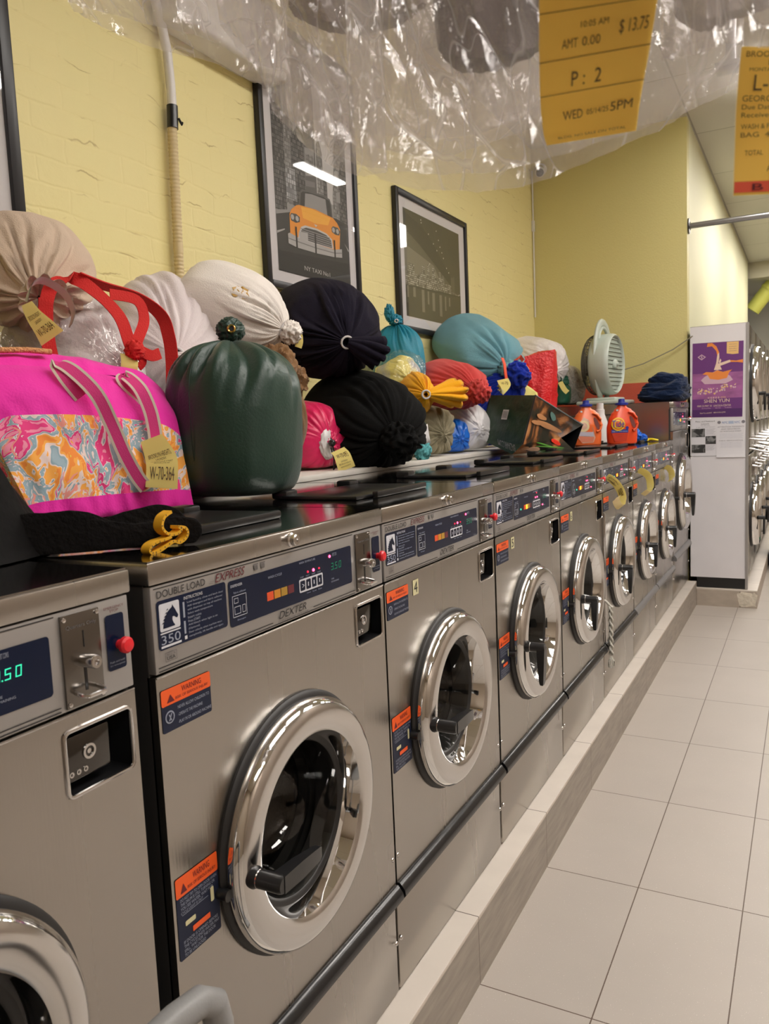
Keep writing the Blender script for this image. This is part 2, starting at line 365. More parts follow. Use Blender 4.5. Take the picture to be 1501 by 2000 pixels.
class MB:
    def __init__(s, *mats):
        s.v = []; s.f = []; s.m = []; s.mats = list(mats)
    def mi(s, m):
        if m is None: return 0
        if isinstance(m, int): return m
        if isinstance(m, str): m = M[m]
        if m not in s.mats: s.mats.append(m)
        return s.mats.index(m)
    def add(s, vs, fs, m=None):
        k = len(s.v); i = s.mi(m)
        s.v += [tuple(p) for p in vs]
        for f in fs:
            s.f.append(tuple(a + k for a in f)); s.m.append(i)
        return s
    def poly(s, pts, m=None):
        return s.add(pts, [tuple(range(len(pts)))], m)
    def box(s, x0, x1, y0, y1, z0, z1, m=None, bev=0.0, seg=2):
        if bev <= 0:
            vs = [(x, y, z) for x in (x0, x1) for y in (y0, y1) for z in (z0, z1)]
            return s.add(vs, [(0, 1, 3, 2), (4, 6, 7, 5), (0, 4, 5, 1), (2, 3, 7, 6), (0, 2, 6, 4), (1, 5, 7, 3)], m)
        bm = bmesh.new(); bmesh.ops.create_cube(bm, size=1.0)
        for v in bm.verts:
            v.co = Vector(((x0 + x1) / 2 + v.co.x * (x1 - x0), (y0 + y1) / 2 + v.co.y * (y1 - y0), (z0 + z1) / 2 + v.co.z * (z1 - z0)))
        bmesh.ops.bevel(bm, geom=bm.edges[:], offset=min(bev, 0.49 * min(x1 - x0, y1 - y0, z1 - z0)), segments=seg, profile=0.5, affect='EDGES')
        bm.verts.index_update()
        s.add([v.co[:] for v in bm.verts], [tuple(v.index for v in f.verts) for f in bm.faces], m); bm.free()
        return s
    def grid(s, P, m=None, cu=False, cv=False):
        """P: rows of points"""
        nr, nc = len(P), len(P[0]); vs = [p for r in P for p in r]; fs = []
        for i in range(nr if cu else nr - 1):
            for j in range(nc if cv else nc - 1):
                a = i * nc + j; b = i * nc + (j + 1) % nc; c = ((i + 1) % nr) * nc + (j + 1) % nc; d = ((i + 1) % nr) * nc + j
                fs.append((a, b, c, d))
        return s.add(vs, fs, m)
    def lathe(s, O, axis, prof, n=48, m=None, caps=(False, False)):
        """prof: (distance along axis, radius)"""
        a = Vector(axis).normalized(); t = Vector((0, 0, 1)) if abs(a.z) < 0.9 else Vector((1, 0, 0))
        b = a.cross(t).normalized(); c = a.cross(b).normalized(); O = Vector(O)
        P = [[O + a * d + (b * math.cos(2 * PI * k / n) + c * math.sin(2 * PI * k / n)) * r for k in range(n)] for d, r in prof]
        k0 = len(s.v); s.grid(P, m, cv=True)
        if caps[0]: s.f.append(tuple(k0 + j for j in range(n))); s.m.append(s.mi(m))
        if caps[1]: s.f.append(tuple(k0 + (len(prof) - 1) * n + j for j in range(n))[::-1]); s.m.append(s.mi(m))
        return s
    def cyl(s, A, B, r, m=None, n=16, r2=None):
        A = Vector(A); B = Vector(B)
        return s.lathe(A, B - A, [(0, r), ((B - A).length, r if r2 is None else r2)], n, m, (True, True))
    def tube(s, path, r, m=None, n=10, closed=False, flat=1.0, up=(0, 0, 1)):
        path = [Vector(p) for p in path]; L = len(path); P = []
        up = Vector(up)
        for i, p in enumerate(path):
            a = path[(i + 1) % L] if (closed or i < L - 1) else p
            b = path[i - 1] if (closed or i > 0) else p
            d = (a - b).normalized(); x = d.cross(up)
            if x.length < 1e-3: x = d.cross(Vector((1, 0, 0)))
            x.normalize(); y = x.cross(d)
            rr = r[i] if isinstance(r, (list, tuple)) else r
            P.append([p + (x * math.cos(2 * PI * k / n) + y * math.sin(2 * PI * k / n) * flat) * rr for k in range(n)])
        k0 = len(s.v); s.grid(P, m, cu=closed, cv=True)
        if not closed:
            s.f.append(tuple(k0 + j for j in range(n))[::-1]); s.m.append(s.mi(m))
            s.f.append(tuple(k0 + (L - 1) * n + j for j in range(n))); s.m.append(s.mi(m))
        return s
    def ribbon(s, path, side, w, th, m=None, m_edge=None, ew=0.0):
        """flat strap following path; side(i) gives the width direction"""
        P = [Vector(p) for p in path]; L = len(P); rows = []
        for i in range(L):
            d = (P[min(i + 1, L - 1)] - P[max(i - 1, 0)]).normalized()
            sd = Vector(side(i) if callable(side) else side); sd = (sd - d * sd.dot(d)).normalized(); nn = d.cross(sd).normalized()
            rows.append((P[i], sd, nn))
        def strip(a, b, t, mm):
            g = [[p + sd * a + nn * t, p + sd * b + nn * t, p + sd * b - nn * t, p + sd * a - nn * t] for p, sd, nn in rows]
            k0 = len(s.v); s.grid(g, mm, cv=True); s.f.append((k0, k0 + 1, k0 + 2, k0 + 3)); s.m.append(s.mi(mm))
            e = k0 + (L - 1) * 4; s.f.append((e + 3, e + 2, e + 1, e)); s.m.append(s.mi(mm))
        if ew > 0:
            strip(-w / 2 + ew, w / 2 - ew, th / 2, m); strip(-w / 2, -w / 2 + ew, th / 2 * 1.3, m_edge); strip(w / 2 - ew, w / 2, th / 2 * 1.3, m_edge)
        else: strip(-w / 2, w / 2, th / 2, m)
        return s
    def text(s, t, a0, a1, b0, b1, place, m=None, shear=0.0):
        vs, fs = text_geo(t, shear)
        return s.add([place(a0 + x * (a1 - a0), b0 + y * (b1 - b0)) for x, y in vs], fs, m)
    def rrect(s, a0, a1, b0, b1, r, place, m=None, n=5):
        pts = []
        for (ca, cb, st) in ((a1 - r, b1 - r, 0), (a0 + r, b1 - r, 1), (a0 + r, b0 + r, 2), (a1 - r, b0 + r, 3)):
            for k in range(n + 1):
                t = (st + k / n) * PI / 2; pts.append(place(ca + r * math.cos(t), cb + r * math.sin(t)))
        return s.poly(pts, m)
    def build(s, name, parent=None, m=None, smooth=True, angle=38, world=True, solid=0.0, sub=0):
        vs = s.v
        if parent is not None and world:
            o = parent_loc(parent); vs = [(x - o[0], y - o[1], z - o[2]) for x, y, z in vs]
        me = bpy.data.meshes.new(name); me.from_pydata(vs, [], s.f)
        if m is not None: s.mats = [M[m] if isinstance(m, str) else m] + s.mats[1:]
        for q in s.mats: me.materials.append(q)
        for p, i in zip(me.polygons, s.m): p.material_index = i; p.use_smooth = smooth
        me.update()
        if smooth and angle < 180:
            try: me.set_sharp_from_angle(angle=math.radians(angle))
            except Exception: pass
        ob = bpy.data.objects.new(name, me); COL.objects.link(ob)
        if parent is not None: ob.parent = parent
        if sub:
            q = ob.modifiers.new('subdiv', 'SUBSURF'); q.levels = sub; q.render_levels = sub
        if solid:
            q = ob.modifiers.new('solid', 'SOLIDIFY'); q.thickness = solid; q.offset = 0
        return ob

def parent_loc(o):
    v = Vector((0, 0, 0))
    while o is not None:
        v = v + Vector(o.get('_w', (0, 0, 0))) if '_w' in o else v + o.location
        if '_w' in o: break
        o = o.parent
    return v

def tag(o, label, cat, group=None, kind=None):
    if label: o['label'] = label
    if cat: o['category'] = cat
    if group: o['group'] = group
    if kind: o['kind'] = kind
    return o

def thing(name, label, cat, loc, group=None, rz=0.0):
    o = bpy.data.objects.new(name, None); COL.objects.link(o); o.location = loc; o.rotation_euler = (0, 0, rz)
    o.empty_display_size = 0.05
    return tag(o, label, cat, group)

def struct(name, mb, m=None, **kw):
    o = mb.build(name, None, m, **kw); o['kind'] = 'structure'; return o

def copy_tree(o, parent=None):
    c = o.copy(); COL.objects.link(c)
    if parent is not None: c.parent = parent
    for ch in list(o.children): copy_tree(ch, c)
    return c

FX = lambda x: (lambda a, b: (x, a, b))       # a surface facing +x : (y, z)
FY = lambda y: (lambda a, b: (a, y, b))       # a surface facing -y : (x, z)

# ------------------------------------------------------------------ ceiling lights
CEIL = 3.47
em = mat('fluorescent_diffuser', (0.9, 0.9, 0.9), 0.5, emit=(1.0, 0.945, 0.885), estr=LIGHT_STRENGTH)
lt_frame = mat('light_frame_white', (0.8, 0.8, 0.78), 0.4)
lab = ['added fill panel on the ceiling behind the camera', 'ceiling light panel right of the hanging rail above the camera', 'ceiling light panel above the aisle beside washer 4',  # the panel behind the camera is added to brighten the hanging tickets
       'ceiling light panel above the aisle beside the far washers', 'added fill panel on the ceiling nearest the right wall, off to the right of the poster', 'ceiling light panel above the aisle beside the stacked dryers',  # the panel nearest the right wall is added to brighten the dryer end panel
       'ceiling light panel past the middle of the stacked dryers', 'ceiling light panel nearest the back wall']
t = thing('strip_light', 'narrow fluorescent strip light on the ceiling above the far washers', 'ceiling light', (.47, 4.25, CEIL))
MB(lt_frame).box(-.06, .06, -.33, .33, -.03, 0, bev=.004).build('housing', t, world=False); MB(em).box(-.045, .045, -.32, .32, -.048, -.031, bev=.006).build('diffuser', t, world=False)
for (lx, ly), lb in zip(LIGHTS, lab):
    t = thing('ceiling_light', lb, 'ceiling light', (lx, ly, CEIL), 'fluorescent ceiling panels')
    f = MB(lt_frame)
    for a, b, c, d in ((-.31, -.28, -.61, .61), (.28, .31, -.61, .61), (-.28, .28, -.61, -.58), (-.28, .28, .58, .61)):
        f.box(a, b, c, d, -0.03, 0.0, bev=0.003)
    f.build('frame', t, world=False)
    MB(em).box(-.279, .279, -.579, .579, -.022, -.012).build('diffuser', t, world=False)

# ------------------------------------------------------------------ room
YEL = (0.79, 0.70, 0.33)
XW = -1.14; YF = 4.78; XR = 3.0
CZ = 0.1805; CW = 0.0556; HT = 1.2407
struct('floor', MB(tile_floor('floor_tiles')).poly([(XW - .1, -3.3, 0), (XR + .1, -3.3, 0), (XR + .1, 13.2, 0), (XW - .1, 13.2, 0)]))
struct('ceiling', MB(ceiling_tiles('ceiling_panels')).poly([(XW - .1, -3.3, CEIL), (XW - .1, 13.2, CEIL), (XR + .1, 13.2, CEIL), (XR + .1, -3.3, CEIL)]))
struct('wall_left', MB(brick_paint('yellow_painted_brick', YEL)).box(XW - .1, XW, -3.3, YF, 0, CEIL))
wf = MB(mat('yellow_painted_plaster', (0.66, 0.59, 0.26), 0.5, bump=0.15, bscale=90)); wf.box(XW - .1, -0.012, YF, YF + .1, 0, CEIL)
wf.box(XW, -0.02, YF - .006, YF, 0, 1.645, mat('red_dado_paint', (0.62, 0.10, 0.055), 0.5, bump=0.3, bscale=200))
struct('wall_far', wf)
struct('wall_side', MB(mat('pale_yellow_plaster', (0.78, 0.76, 0.50), 0.6, bump=0.1, bscale=60)).box(-0.11, -0.011, YF + .1, 11.15, 0, CEIL))
struct('wall_back', MB(mat('cream_paint', (0.60, 0.57, 0.46), 0.6)).box(-1.5, XR + .1, 13.1, 13.2, 0, CEIL))
struct('wall_right', MB(mat('right_wall_paint', (0.34, 0.28, 0.23), 0.6)).box(XR, XR + .1, -3.3, 13.2, 0, CEIL))
struct('wall_front', MB(mat('front_wall_paint', (0.30, 0.24, 0.18), 0.6)).box(XW, XR, -3.3, -3.2, 0, CEIL))
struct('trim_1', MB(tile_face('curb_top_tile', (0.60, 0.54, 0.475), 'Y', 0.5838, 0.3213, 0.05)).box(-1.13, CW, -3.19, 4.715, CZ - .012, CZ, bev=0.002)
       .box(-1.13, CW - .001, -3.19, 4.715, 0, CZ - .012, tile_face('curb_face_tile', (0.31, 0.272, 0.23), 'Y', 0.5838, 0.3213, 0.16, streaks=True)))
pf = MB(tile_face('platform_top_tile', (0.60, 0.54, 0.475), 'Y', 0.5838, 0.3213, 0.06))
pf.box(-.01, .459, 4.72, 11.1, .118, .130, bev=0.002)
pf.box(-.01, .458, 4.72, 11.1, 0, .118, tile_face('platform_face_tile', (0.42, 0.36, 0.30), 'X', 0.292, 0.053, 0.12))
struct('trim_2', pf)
ch = MB(mat('chipped_plaster', (0.66, 0.60, 0.50), 0.9, bump=1.0, bscale=40, var=0.12, vscale=30))
pts = []
for k in range(28):
    a = 2 * PI * k / 28; rx = .062 * (1 + .12 * math.sin(5 * a)); rz = .052 * (1 + .1 * math.sin(7 * a + 1))
    sx = math.copysign(abs(math.cos(a)) ** .35, math.cos(a)); sz = math.copysign(abs(math.sin(a)) ** .35, math.sin(a))
    pts.append((.394 + rx * sx, 4.7185, .063 + rz * sz))
ch.poly(pts); struct('trim_3', ch)
struct('trim_4', MB(mat('soffit_paint', (0.5, 0.47, 0.36), 0.6)).box(-.1, XR, 11.2, 13.1, 3.25, 3.28).box(-.1, XR, 11.2, 11.24, 3.28, CEIL))

# ------------------------------------------------------------------ washers
W = 0.655
def plate_circle(mb, y0, y1, z0, z1, cy, cz, r, x, m, n=72):
    ang = [2 * PI * k / n for k in range(n)] + [math.atan2(zz - cz, yy - cy) % (2 * PI) for yy in (y0, y1) for zz in (z0, z1)]
    ang = sorted(set(round(a, 6) for a in ang)); I = []; O = []
    for a in ang:
        c, s_ = math.cos(a), math.sin(a); t = 1e9
        if c > 1e-9: t = min(t, (y1 - cy) / c)
        if c < -1e-9: t = min(t, (y0 - cy) / c)
        if s_ > 1e-9: t = min(t, (z1 - cz) / s_)
        if s_ < -1e-9: t = min(t, (z0 - cz) / s_)
        I.append((x, cy + r * c, cz + r * s_)); O.append((x, cy + t * c, cz + t * s_))
    mb.grid([I, O], m, cv=True)

def horse(mb, a0, a1, b0, b1, x):
    P = FX(x)
    pts = [(.08, .06), (.14, .30), (.22, .50), (.36, .70), (.50, .80), (.62, .86), (.66, .97), (.72, .86), (.80, .74), (.90, .56), (.96, .46),
           (.90, .36), (.82, .38), (.72, .46), (.64, .46), (.62, .34), (.66, .22), (.74, .10), (.74, .06)]
    mb.poly([P(a0 + u * (a1 - a0), b0 + v * (b1 - b0)) for u, v in pts], 'navy')
    for k in range(5):
        v = .25 + .13 * k; u = .02 + .07 * k
        mb.poly([P(a0 + (u) * (a1 - a0), b0 + v * (b1 - b0)), P(a0 + (u + .12) * (a1 - a0), b0 + (v + .02) * (b1 - b0)), P(a0 + (u + .10) * (a1 - a0), b0 + (v + .09) * (b1 - b0))], 'navy')

def make_washer(handle='down', digits='led_green_dim', leds='idle', number=None, strip='strip'):
    t = thing('washing_machine', 'x', 'washing machine', (0, 0, 0), 'stainless double-load washers on the curb')
    dy, dz = 0.31, 0.563
    # cabinet
    cb = MB(M['side']); cb.box(-.72, -.012, .004, .009, .005, 1.027); cb.box(-.72, -.012, W - .009, W - .004, .005, 1.027); cb.box(-.72, -.712, .009, W - .009, .005, 1.027); cb.box(-.712, -.02, .009, W - .009, .005, .012); cb.box(-.712, -.012, .009, W - .009, 1.02, 1.027); cb.box(-.03, -.012, .009, W - .009, .895, 1.02)
    cb.build('cabinet', t, world=False)
    # front panel: round opening and coin-vault opening
    fp = MB(M['steel'])
    fp2 = fp
    y0, y1 = .004, W - .004
    plate_circle(fp2, y0, y1, .245, .79, dy, dz, .190, 0.0, 'steel')
    va, vb, vc, vd = .536, .640, .802, .882
    fp2.poly([(0, y0, .79), (0, va, .79), (0, va, .902), (0, y0, .902)], 'steel')
    fp2.poly([(0, va, .79), (0, y1, .79), (0, y1, vc), (0, va, vc)], 'steel')
    fp2.poly([(0, va, vd), (0, y1, vd), (0, y1, .902), (0, va, .902)], 'steel')
    fp2.poly([(0, vb, vc), (0, y1, vc), (0, y1, vd), (0, vb, vd)], 'steel')
    for a, b, c, d in ((y0, y1, .902, .902), (y0, y1, .245, .245)):
        fp2.poly([(0, a, c), (0, b, d), (-.015, b, d), (-.015, a, c)], 'steel')
    for yy in (y0, y1): fp2.poly([(0, yy, .245), (0, yy, .902), (-.015, yy, .902), (-.015, yy, .245)], 'steel')
    fp2.tube([(0.0, y0 + .001, .9015), (0.0, y1 - .001, .9015)], .0018, 'satin', 6)
    # rolled rim of the vault recess
    rim = []
    for (cy_, cz_, st) in ((vb - .008, vd - .008, 0), (va + .008, vd - .008, 1), (va + .008, vc + .008, 2), (vb - .008, vc + .008, 3)):
        for k in range(5):
            a = (st + k / 4) * PI / 2; rim.append((0.001, cy_ + .008 * math.cos(a), cz_ + .008 * math.sin(a)))
    fp2.tube(rim, .0026, 'satin', 8, closed=True, up=(1, 0, 0))
    for a, b in (((va, vc), (vb, vc)), ((vb, vc), (vb, vd)), ((vb, vd), (va, vd)), ((va, vd), (va, vc))):
        fp2.poly([(0, a[0], a[1]), (0, b[0], b[1]), (-.04, b[0], b[1]), (-.04, a[0], a[1])], 'black')
    fp2.poly([(-.0405, va, vc), (-.0405, vb, vc), (-.0405, vb, vd), (-.0405, va, vd)], 'black')
    fp2.build('front_panel', t, world=False)
    vt = MB(M['vault_steel']); vt.box(-.039, -.006, va + .002, vb - .030, vc + .014, vd - .010, bev=.003)
    vt.lathe((-.006, va + .040, vc + .044), (1, 0, 0), [(0, .0095), (.002, .0095), (.002, .0065), (-.002, .006), (-.002, .0035), (.001, .003), (.001, 0.0001)], 20, 'satin')
    for k in range(3): vt.lathe((-.006, va + .012 + k * .0105, vc + .024), (1, 0, 0), [(0, .0035), (.001, .0035), (.001, .002), (0, .0015)], 10, 'satin')
    vt.build('coin_box', t, world=False)
    # lower panel
    lp = MB(M['steel']); lp.box(-.02, -.003, .005, W - .005, .006, .222, bev=.002)
    lp.build('lower_panel', t, world=False)
    for yy, zz in ((.012, .12), (W - .012, .12), (.012, .31), (W - .012, .31)):
        sc = MB(M['satin']); sc.lathe((-.001, yy, zz), (1, 0, 0), [(0, .0055), (.002, .005), (.004, .0025), (.0045, .0001)], 12); sc.build('screw', t, world=False)
    ks = MB(M[strip])
    P = []
    for x, z in ((-.002, .220), (.014, .218), (.019, .224), (.017, .236), (.006, .250), (-.002, .251)):
        P.append([(x, .006, z), (x, W * .5, z), (x, W - .004, z)])
    ks.grid(P); ks.poly([p[0] for p in P]); ks.poly([p[2] for p in P][::-1]); ks.build('kick_strip', t, world=False, angle=60)
    # control panel
    cp = MB(M['alu']); cp.box(-.015, .001, .005, W - .005, .906, 1.026, bev=.002)
    PL = FX(.0016)
    for b in (.9085, 1.0215): cp.poly([PL(.010, b), PL(.536, b), PL(.536, b + .0014), PL(.010, b + .0014)], 'black_ink')
    cp.poly([PL(.010, .9135), PL(.27, .9135), PL(.27, .9147), PL(.010, .9147)], 'black_ink')
    cp.poly([PL(.39, .9135), PL(.536, .9135), PL(.536, .9147), PL(.39, .9147)], 'black_ink')
    PN = FX(.0019)
    cp.rrect(.013, .157, .937, 1.005, .005, PN, 'navy')
    cp.rrect(.163, .527, .932, 1.003, .005, PN, 'navy')
    cp.rrect(.610, .640, .935, 1.006, .004, PN, 'navy')
    cp.build('control_panel', t, world=False)
    # lettering
    T = FX(.0024); U = FX(.0030)
    le = MB(M['white_ink'])
    le.text('DOUBLE LOAD', .015, .112, 1.0085, 1.0185, T, 'black_ink')
    le.text('EXPRESS', .134, .205, 1.0075, 1.0200, T, 'maroon_ink', 0.35)
    for k in range(2):
        le.rrect(.228 + k * .018, .237 + k * .018, 1.009, 1.0165, .001, T, 'grey_ink'); le.rrect(.2265 + k * .018, .2385 + k * .018, 1.0172, 1.019, .0005, T, 'grey_ink')
    le.rrect(.120, .130, 1.008, 1.0085, .0002, T, 'grey_ink'); le.rrect(.123, .132, 1.0105, 1.011, .0002, T, 'grey_ink')
    le.rrect(.017, .056, .962, 1.000, .003, T, 'white_ink'); le.rrect(.019, .054, .964, .998, .002, FX(.0027), 'white_ink')
    horse(le, .019, .054, .964, .997, .0030)
    le.poly([T(.017, .9585), T(.056, .9585), T(.056, .9605), T(.017, .9605)]); le.text('350', .018, .055, .944, .9565, T, 'dim_ink'); le.poly([T(.017, .9395), T(.056, .9395), T(.056, .9425), T(.017, .9425)])
    le.text('INSTRUCTIONS', .066, .105, .9965, 1.001, T)
    for k, s_ in enumerate(['Load laundry, close and latch door', 'Add detergent and fabric softener', 'with dispenser on top of machine', 'Select wash temperature', 'Insert coins', 'Press START', 'Add bleach when light is on', '(Optional)',
                            'Door unlocks when machine stops', 'completely, lift handle and open']):
        b = .990 - k * .0054; le.text(s_, .072, .072 + .0023 * len(s_), b, b + .0036, T, 'dim_ink')
    le.poly([T(.063, .972), T(.0665, .972), T(.0665, .994), T(.063, .994)], 'dim_ink'); le.poly([T(.063, .949), T(.0665, .949), T(.0665, .967), T(.063, .967)], 'dim_ink')
    le.poly([T(.063, .941), T(.068, .941), T(.068, .946), T(.063, .946)])
    le.text('MADE IN', .026, .042, .9275, .9305, T, 'grey_ink'); le.text('USA', .026, .042, .9215, .9265, T, 'black_ink')
    for q in ((.023, .045, .9195, .9199), (.023, .045, .9318, .9322), (.023, .0234, .9195, .9322), (.0446, .045, .9195, .9322)):
        le.poly([T(q[0], q[2]), T(q[1], q[2]), T(q[1], q[3]), T(q[0], q[3])], 'black_ink')
    le.text('DISPENSER', .168, .196, .9925, .9965, T)
    le.text('Fabric softener', .174, .204, .982, .9852, T, 'dim_ink'); le.text('Detergent', .180, .200, .939, .942, T, 'dim_ink')
    def outl(a0, a1, b0, b1, w, m='white_ink'):
        for q in ((a0, a1, b0, b0 + w), (a0, a1, b1 - w, b1), (a0, a0 + w, b0, b1), (a1 - w, a1, b0, b1)):
            le.poly([T(q[0], q[2]), T(q[1], q[2]), T(q[1], q[3]), T(q[0], q[3])], m)
    outl(.170, .204, .946, .979, .0008); outl(.174, .184, .967, .975, .0008); outl(.174, .189, .950, .962, .0008); outl(.193, .201, .950, .962, .0008)
    le.text('WASH CYCLE', .262, .300, .9885, .9925, T, 'dim_ink')
    le.text('WASH TEMPERATURE', .352, .402, .9965, 1.000, T, 'dim_ink')
    for k, c in enumerate(('cell_red', 'cell_amber', 'cell_ochre', 'cell_maroon')):
        le.poly([T(.257 + k * .0195, .953), T(.2745 + k * .0195, .953), T(.2745 + k * .0195, .967), T(.257 + k * .0195, .967)], c)
    le.rrect(.349, .424, .947, .970, .003, T, 'white_ink')
    for k in range(4):
        le.rrect(.352 + k * .018, .3665 + k * .018, .950, .967, .002, FX(.0027), 'navy'); le.text('>' if k == 0 else '|', .357 + k * .018, (.363 if k == 0 else .3595) + k * .018, .955, .962, U, 'white_ink')
        le.text(('START', 'HOT', 'WARM', 'COLD')[k], .353 + k * .018, .364 + k * .018, .972, .9745, T, 'dim_ink')
    for k in range(3): le.text(('Heavy', 'Normal', 'Delicate')[k], .371 + k * .018, .383 + k * .018, .9415, .9440, T, 'dim_ink')
    le.text('INSERT COINS', .459, .474, .993, .999, T, 'dim_ink'); le.text('TIME', .452, .462, .9505, .9535, T, 'dim_ink'); le.text('REMAINING', .452, .478, .9455, .9485, T, 'dim_ink')
    le.text('DEXTER', .286, .367, .9165, .9285, T, 'black_ink', 0.3); le.text('COMMERCIAL WASHER', .283, .372, .9105, .9138, T, 'grey_ink', 0.3)
    le.text('EMERGENCY', .609, .641, 1.0135, 1.0165, T, 'maroon_ink'); le.text('STOP', .618, .632, 1.0090, 1.0120, T, 'maroon_ink')
    le.text('Push and hold', .613, .637, .9445, .947, T, 'dim_ink'); le.text('for emergency', .613, .637, .940, .9425, T, 'dim_ink')
    le.build('lettering', t, world=False, smooth=False)
    dg = MB(M[digits])
    segs = {'3': 'abcdg', '5': 'acdfg', '0': 'abcdef', '1': 'bc', '2': 'abdeg'}
    def digit(d, a, b, w, h, mm):
        th = w * .16; k = .2 * w
        S = {'a': (0, w, h - th, h), 'g': (0, w, h / 2 - th / 2, h / 2 + th / 2), 'd': (0, w, 0, th), 'f': (0, th, h / 2, h), 'b': (w - th, w, h / 2, h), 'e': (0, th, 0, h / 2), 'c': (w - th, w, 0, h / 2)}
        for q in segs[d]:
            x0, x1, z0, z1 = S[q]; dg.poly([T(a + x0 + k * z0 / h, b + z0), T(a + x1 + k * z0 / h, b + z0), T(a + x1 + k * z1 / h, b + z1), T(a + x0 + k * z1 / h, b + z1)], mm)
    for k, d in enumerate('350'): digit(d, .453 + k * .0135, .9685, .0075, .0125, digits)
    dg.poly([T(.4628, .9685), T(.4645, .9685), T(.4645, .970), T(.4628, .970)], digits)
    dg.build('price_display', t, world=False, smooth=False)
    lm = MB(M['led_red'])
    def lamp(a, b, r, m): lm.lathe((.002, a, b), (1, 0, 0), [(0, r), (.0015, r * .8), (.002, .0001)], 10, m)
    if leds == 'idle':
        lamp(.377, .9795, .0022, 'led_red_dim'); lamp(.395, .9795, .0030, 'led_red'); lamp(.413, .9795, .0020, 'led_red_dim'); lamp(.450, .9945, .0028, 'led_red')
    else:
        lamp(.377, .9795, .0026, 'led_red'); lamp(.395, .9795, .0026, 'led_red'); lamp(.388, .9935, .0026, 'led_red_dim')
        lm.box(.002, .003, .278, .292, .953, .966, 'led_orange'); lamp(.228, .9575, .0030, 'led_green'); lamp(.450, .9490, .0026, 'led_red')
    lm.build('indicator_lamps', t, world=False)
    # coin slide, keyed, with its lever
    cs = MB(M['slide_steel']); cs.box(.0, .004, .543, .600, .909, 1.021, bev=.001)
    for a in (.547, .596):
        for b in (.914, 1.016): cs.lathe((.004, a, b), (1, 0, 0), [(0, .003), (.0015, .0028), (.002, .0001)], 10, 'satin')
    cs.poly([(.0045, .573, .978), (.0045, .5745, .978), (.0045, .5745, .998), (.0045, .573, .998)], 'black')
    cs.poly([(.0045, .571, .925), (.0045, .575, .925), (.0045, .575, .957), (.0045, .571, .957)], 'black')
    cs.text('Quarters Only', .549, .594, 1.002, 1.008, FX(.0045), 'grey_ink')
    cs.build('coin_slide', t, world=False)
    lk = MB(M['satin']); lk.lathe((.004, .572, .962), (1, 0, 0), [(0, .0085), (.020, .0085), (.022, .0075), (.022, .004), (.018, .0035), (.018, .0001)], 20); lk.build('lock', t, world=False)
    lv = MB(M['satin']); lv.tube([(.004, .556, .926), (.016, .556, .924), (.022, .560, .923), (.022, .584, .923), (.016, .588, .924), (.004, .588, .926)], .0028, n=8, up=(0, 0, 1)); lv.build('coin_lever', t, world=False)
    eb = MB(M['red_button']); eb.lathe((.002, .630, .966), (1, 0, 0), [(0, .006), (.008, .006), (.009, .0105), (.014, .0105), (.017, .008), (.018, .0001)], 24); eb.build('emergency_button', t, world=False)
    # lid with lock
    ld = MB(M['steel']); ld.box(-.72, .004, .001, W - .001, 1.028, 1.058, bev=.003)
    ld.box(-.716, .0005, .004, W - .004, 1.058, 1.0602, 'steel_top')
    ld.build('lid', t, world=False)
    kk = MB(M['satin']); kk.lathe((.004, .327, 1.043), (1, 0, 0), [(0, .012), (.004, .012), (.006, .0095), (.013, .0095), (.0145, .008), (.0145, .003), (.011, .003), (.011, .0001)], 24); kk.build('lid_lock', t, world=False)
    # soap dispenser cover lying on the lid
    sd = MB(M['black']); sd.box(-.345, -.135, .14, .50, 1.0605, 1.070, bev=.004); sd.box(-.128, -.112, .20, .47, 1.0605, 1.076, bev=.004)
    sd.box(-.135, -.126, .25, .42, 1.062, 1.070); sd.build('dispenser_cover', t, world=False)
    for yy in (.17, .47):
        hg = MB(M['black']); hg.box(-.375, -.330, yy - .025, yy + .025, 1.0605, 1.082, bev=.006); hg.build('hinge', t, world=False)
    # stickers
    def sticker(a0, a1, b0, b1, frac, lines, icon):
        s_ = MB(M['navy_label']); x = .0008; s_.rrect(a0, a1, b0, b1, .003, FX(x), 'navy_label'); bb = b1 - (b1 - b0) * frac
        s_.rrect(a0, a1, bb, b1, .003, FX(x + .0004), 'orange_label'); X = FX(x + .0008)
        wd = a1 - a0; hh = b1 - bb
        s_.text('WARNING', a0 + wd * .40, a0 + wd * .80, bb + hh * .50, bb + hh * .84, X, 'maroon_ink'); s_.text('RISK OF SERIOUS INJURY', a0 + wd * .27, a0 + wd * .94, bb + hh * .14, bb + hh * .36, X, 'maroon_ink')
        s_.poly([X(a0 + wd * .10, bb + hh * .15), X(a0 + wd * .25, bb + hh * .15), X(a0 + wd * .175, bb + hh * .62)], 'maroon_ink')
        for (u0, u1, v, h_, tx) in lines: s_.text(tx, a0 + wd * u0, a0 + wd * u1, b0 + (bb - b0) * v, b0 + (bb - b0) * (v + h_), X, 'dim_ink')
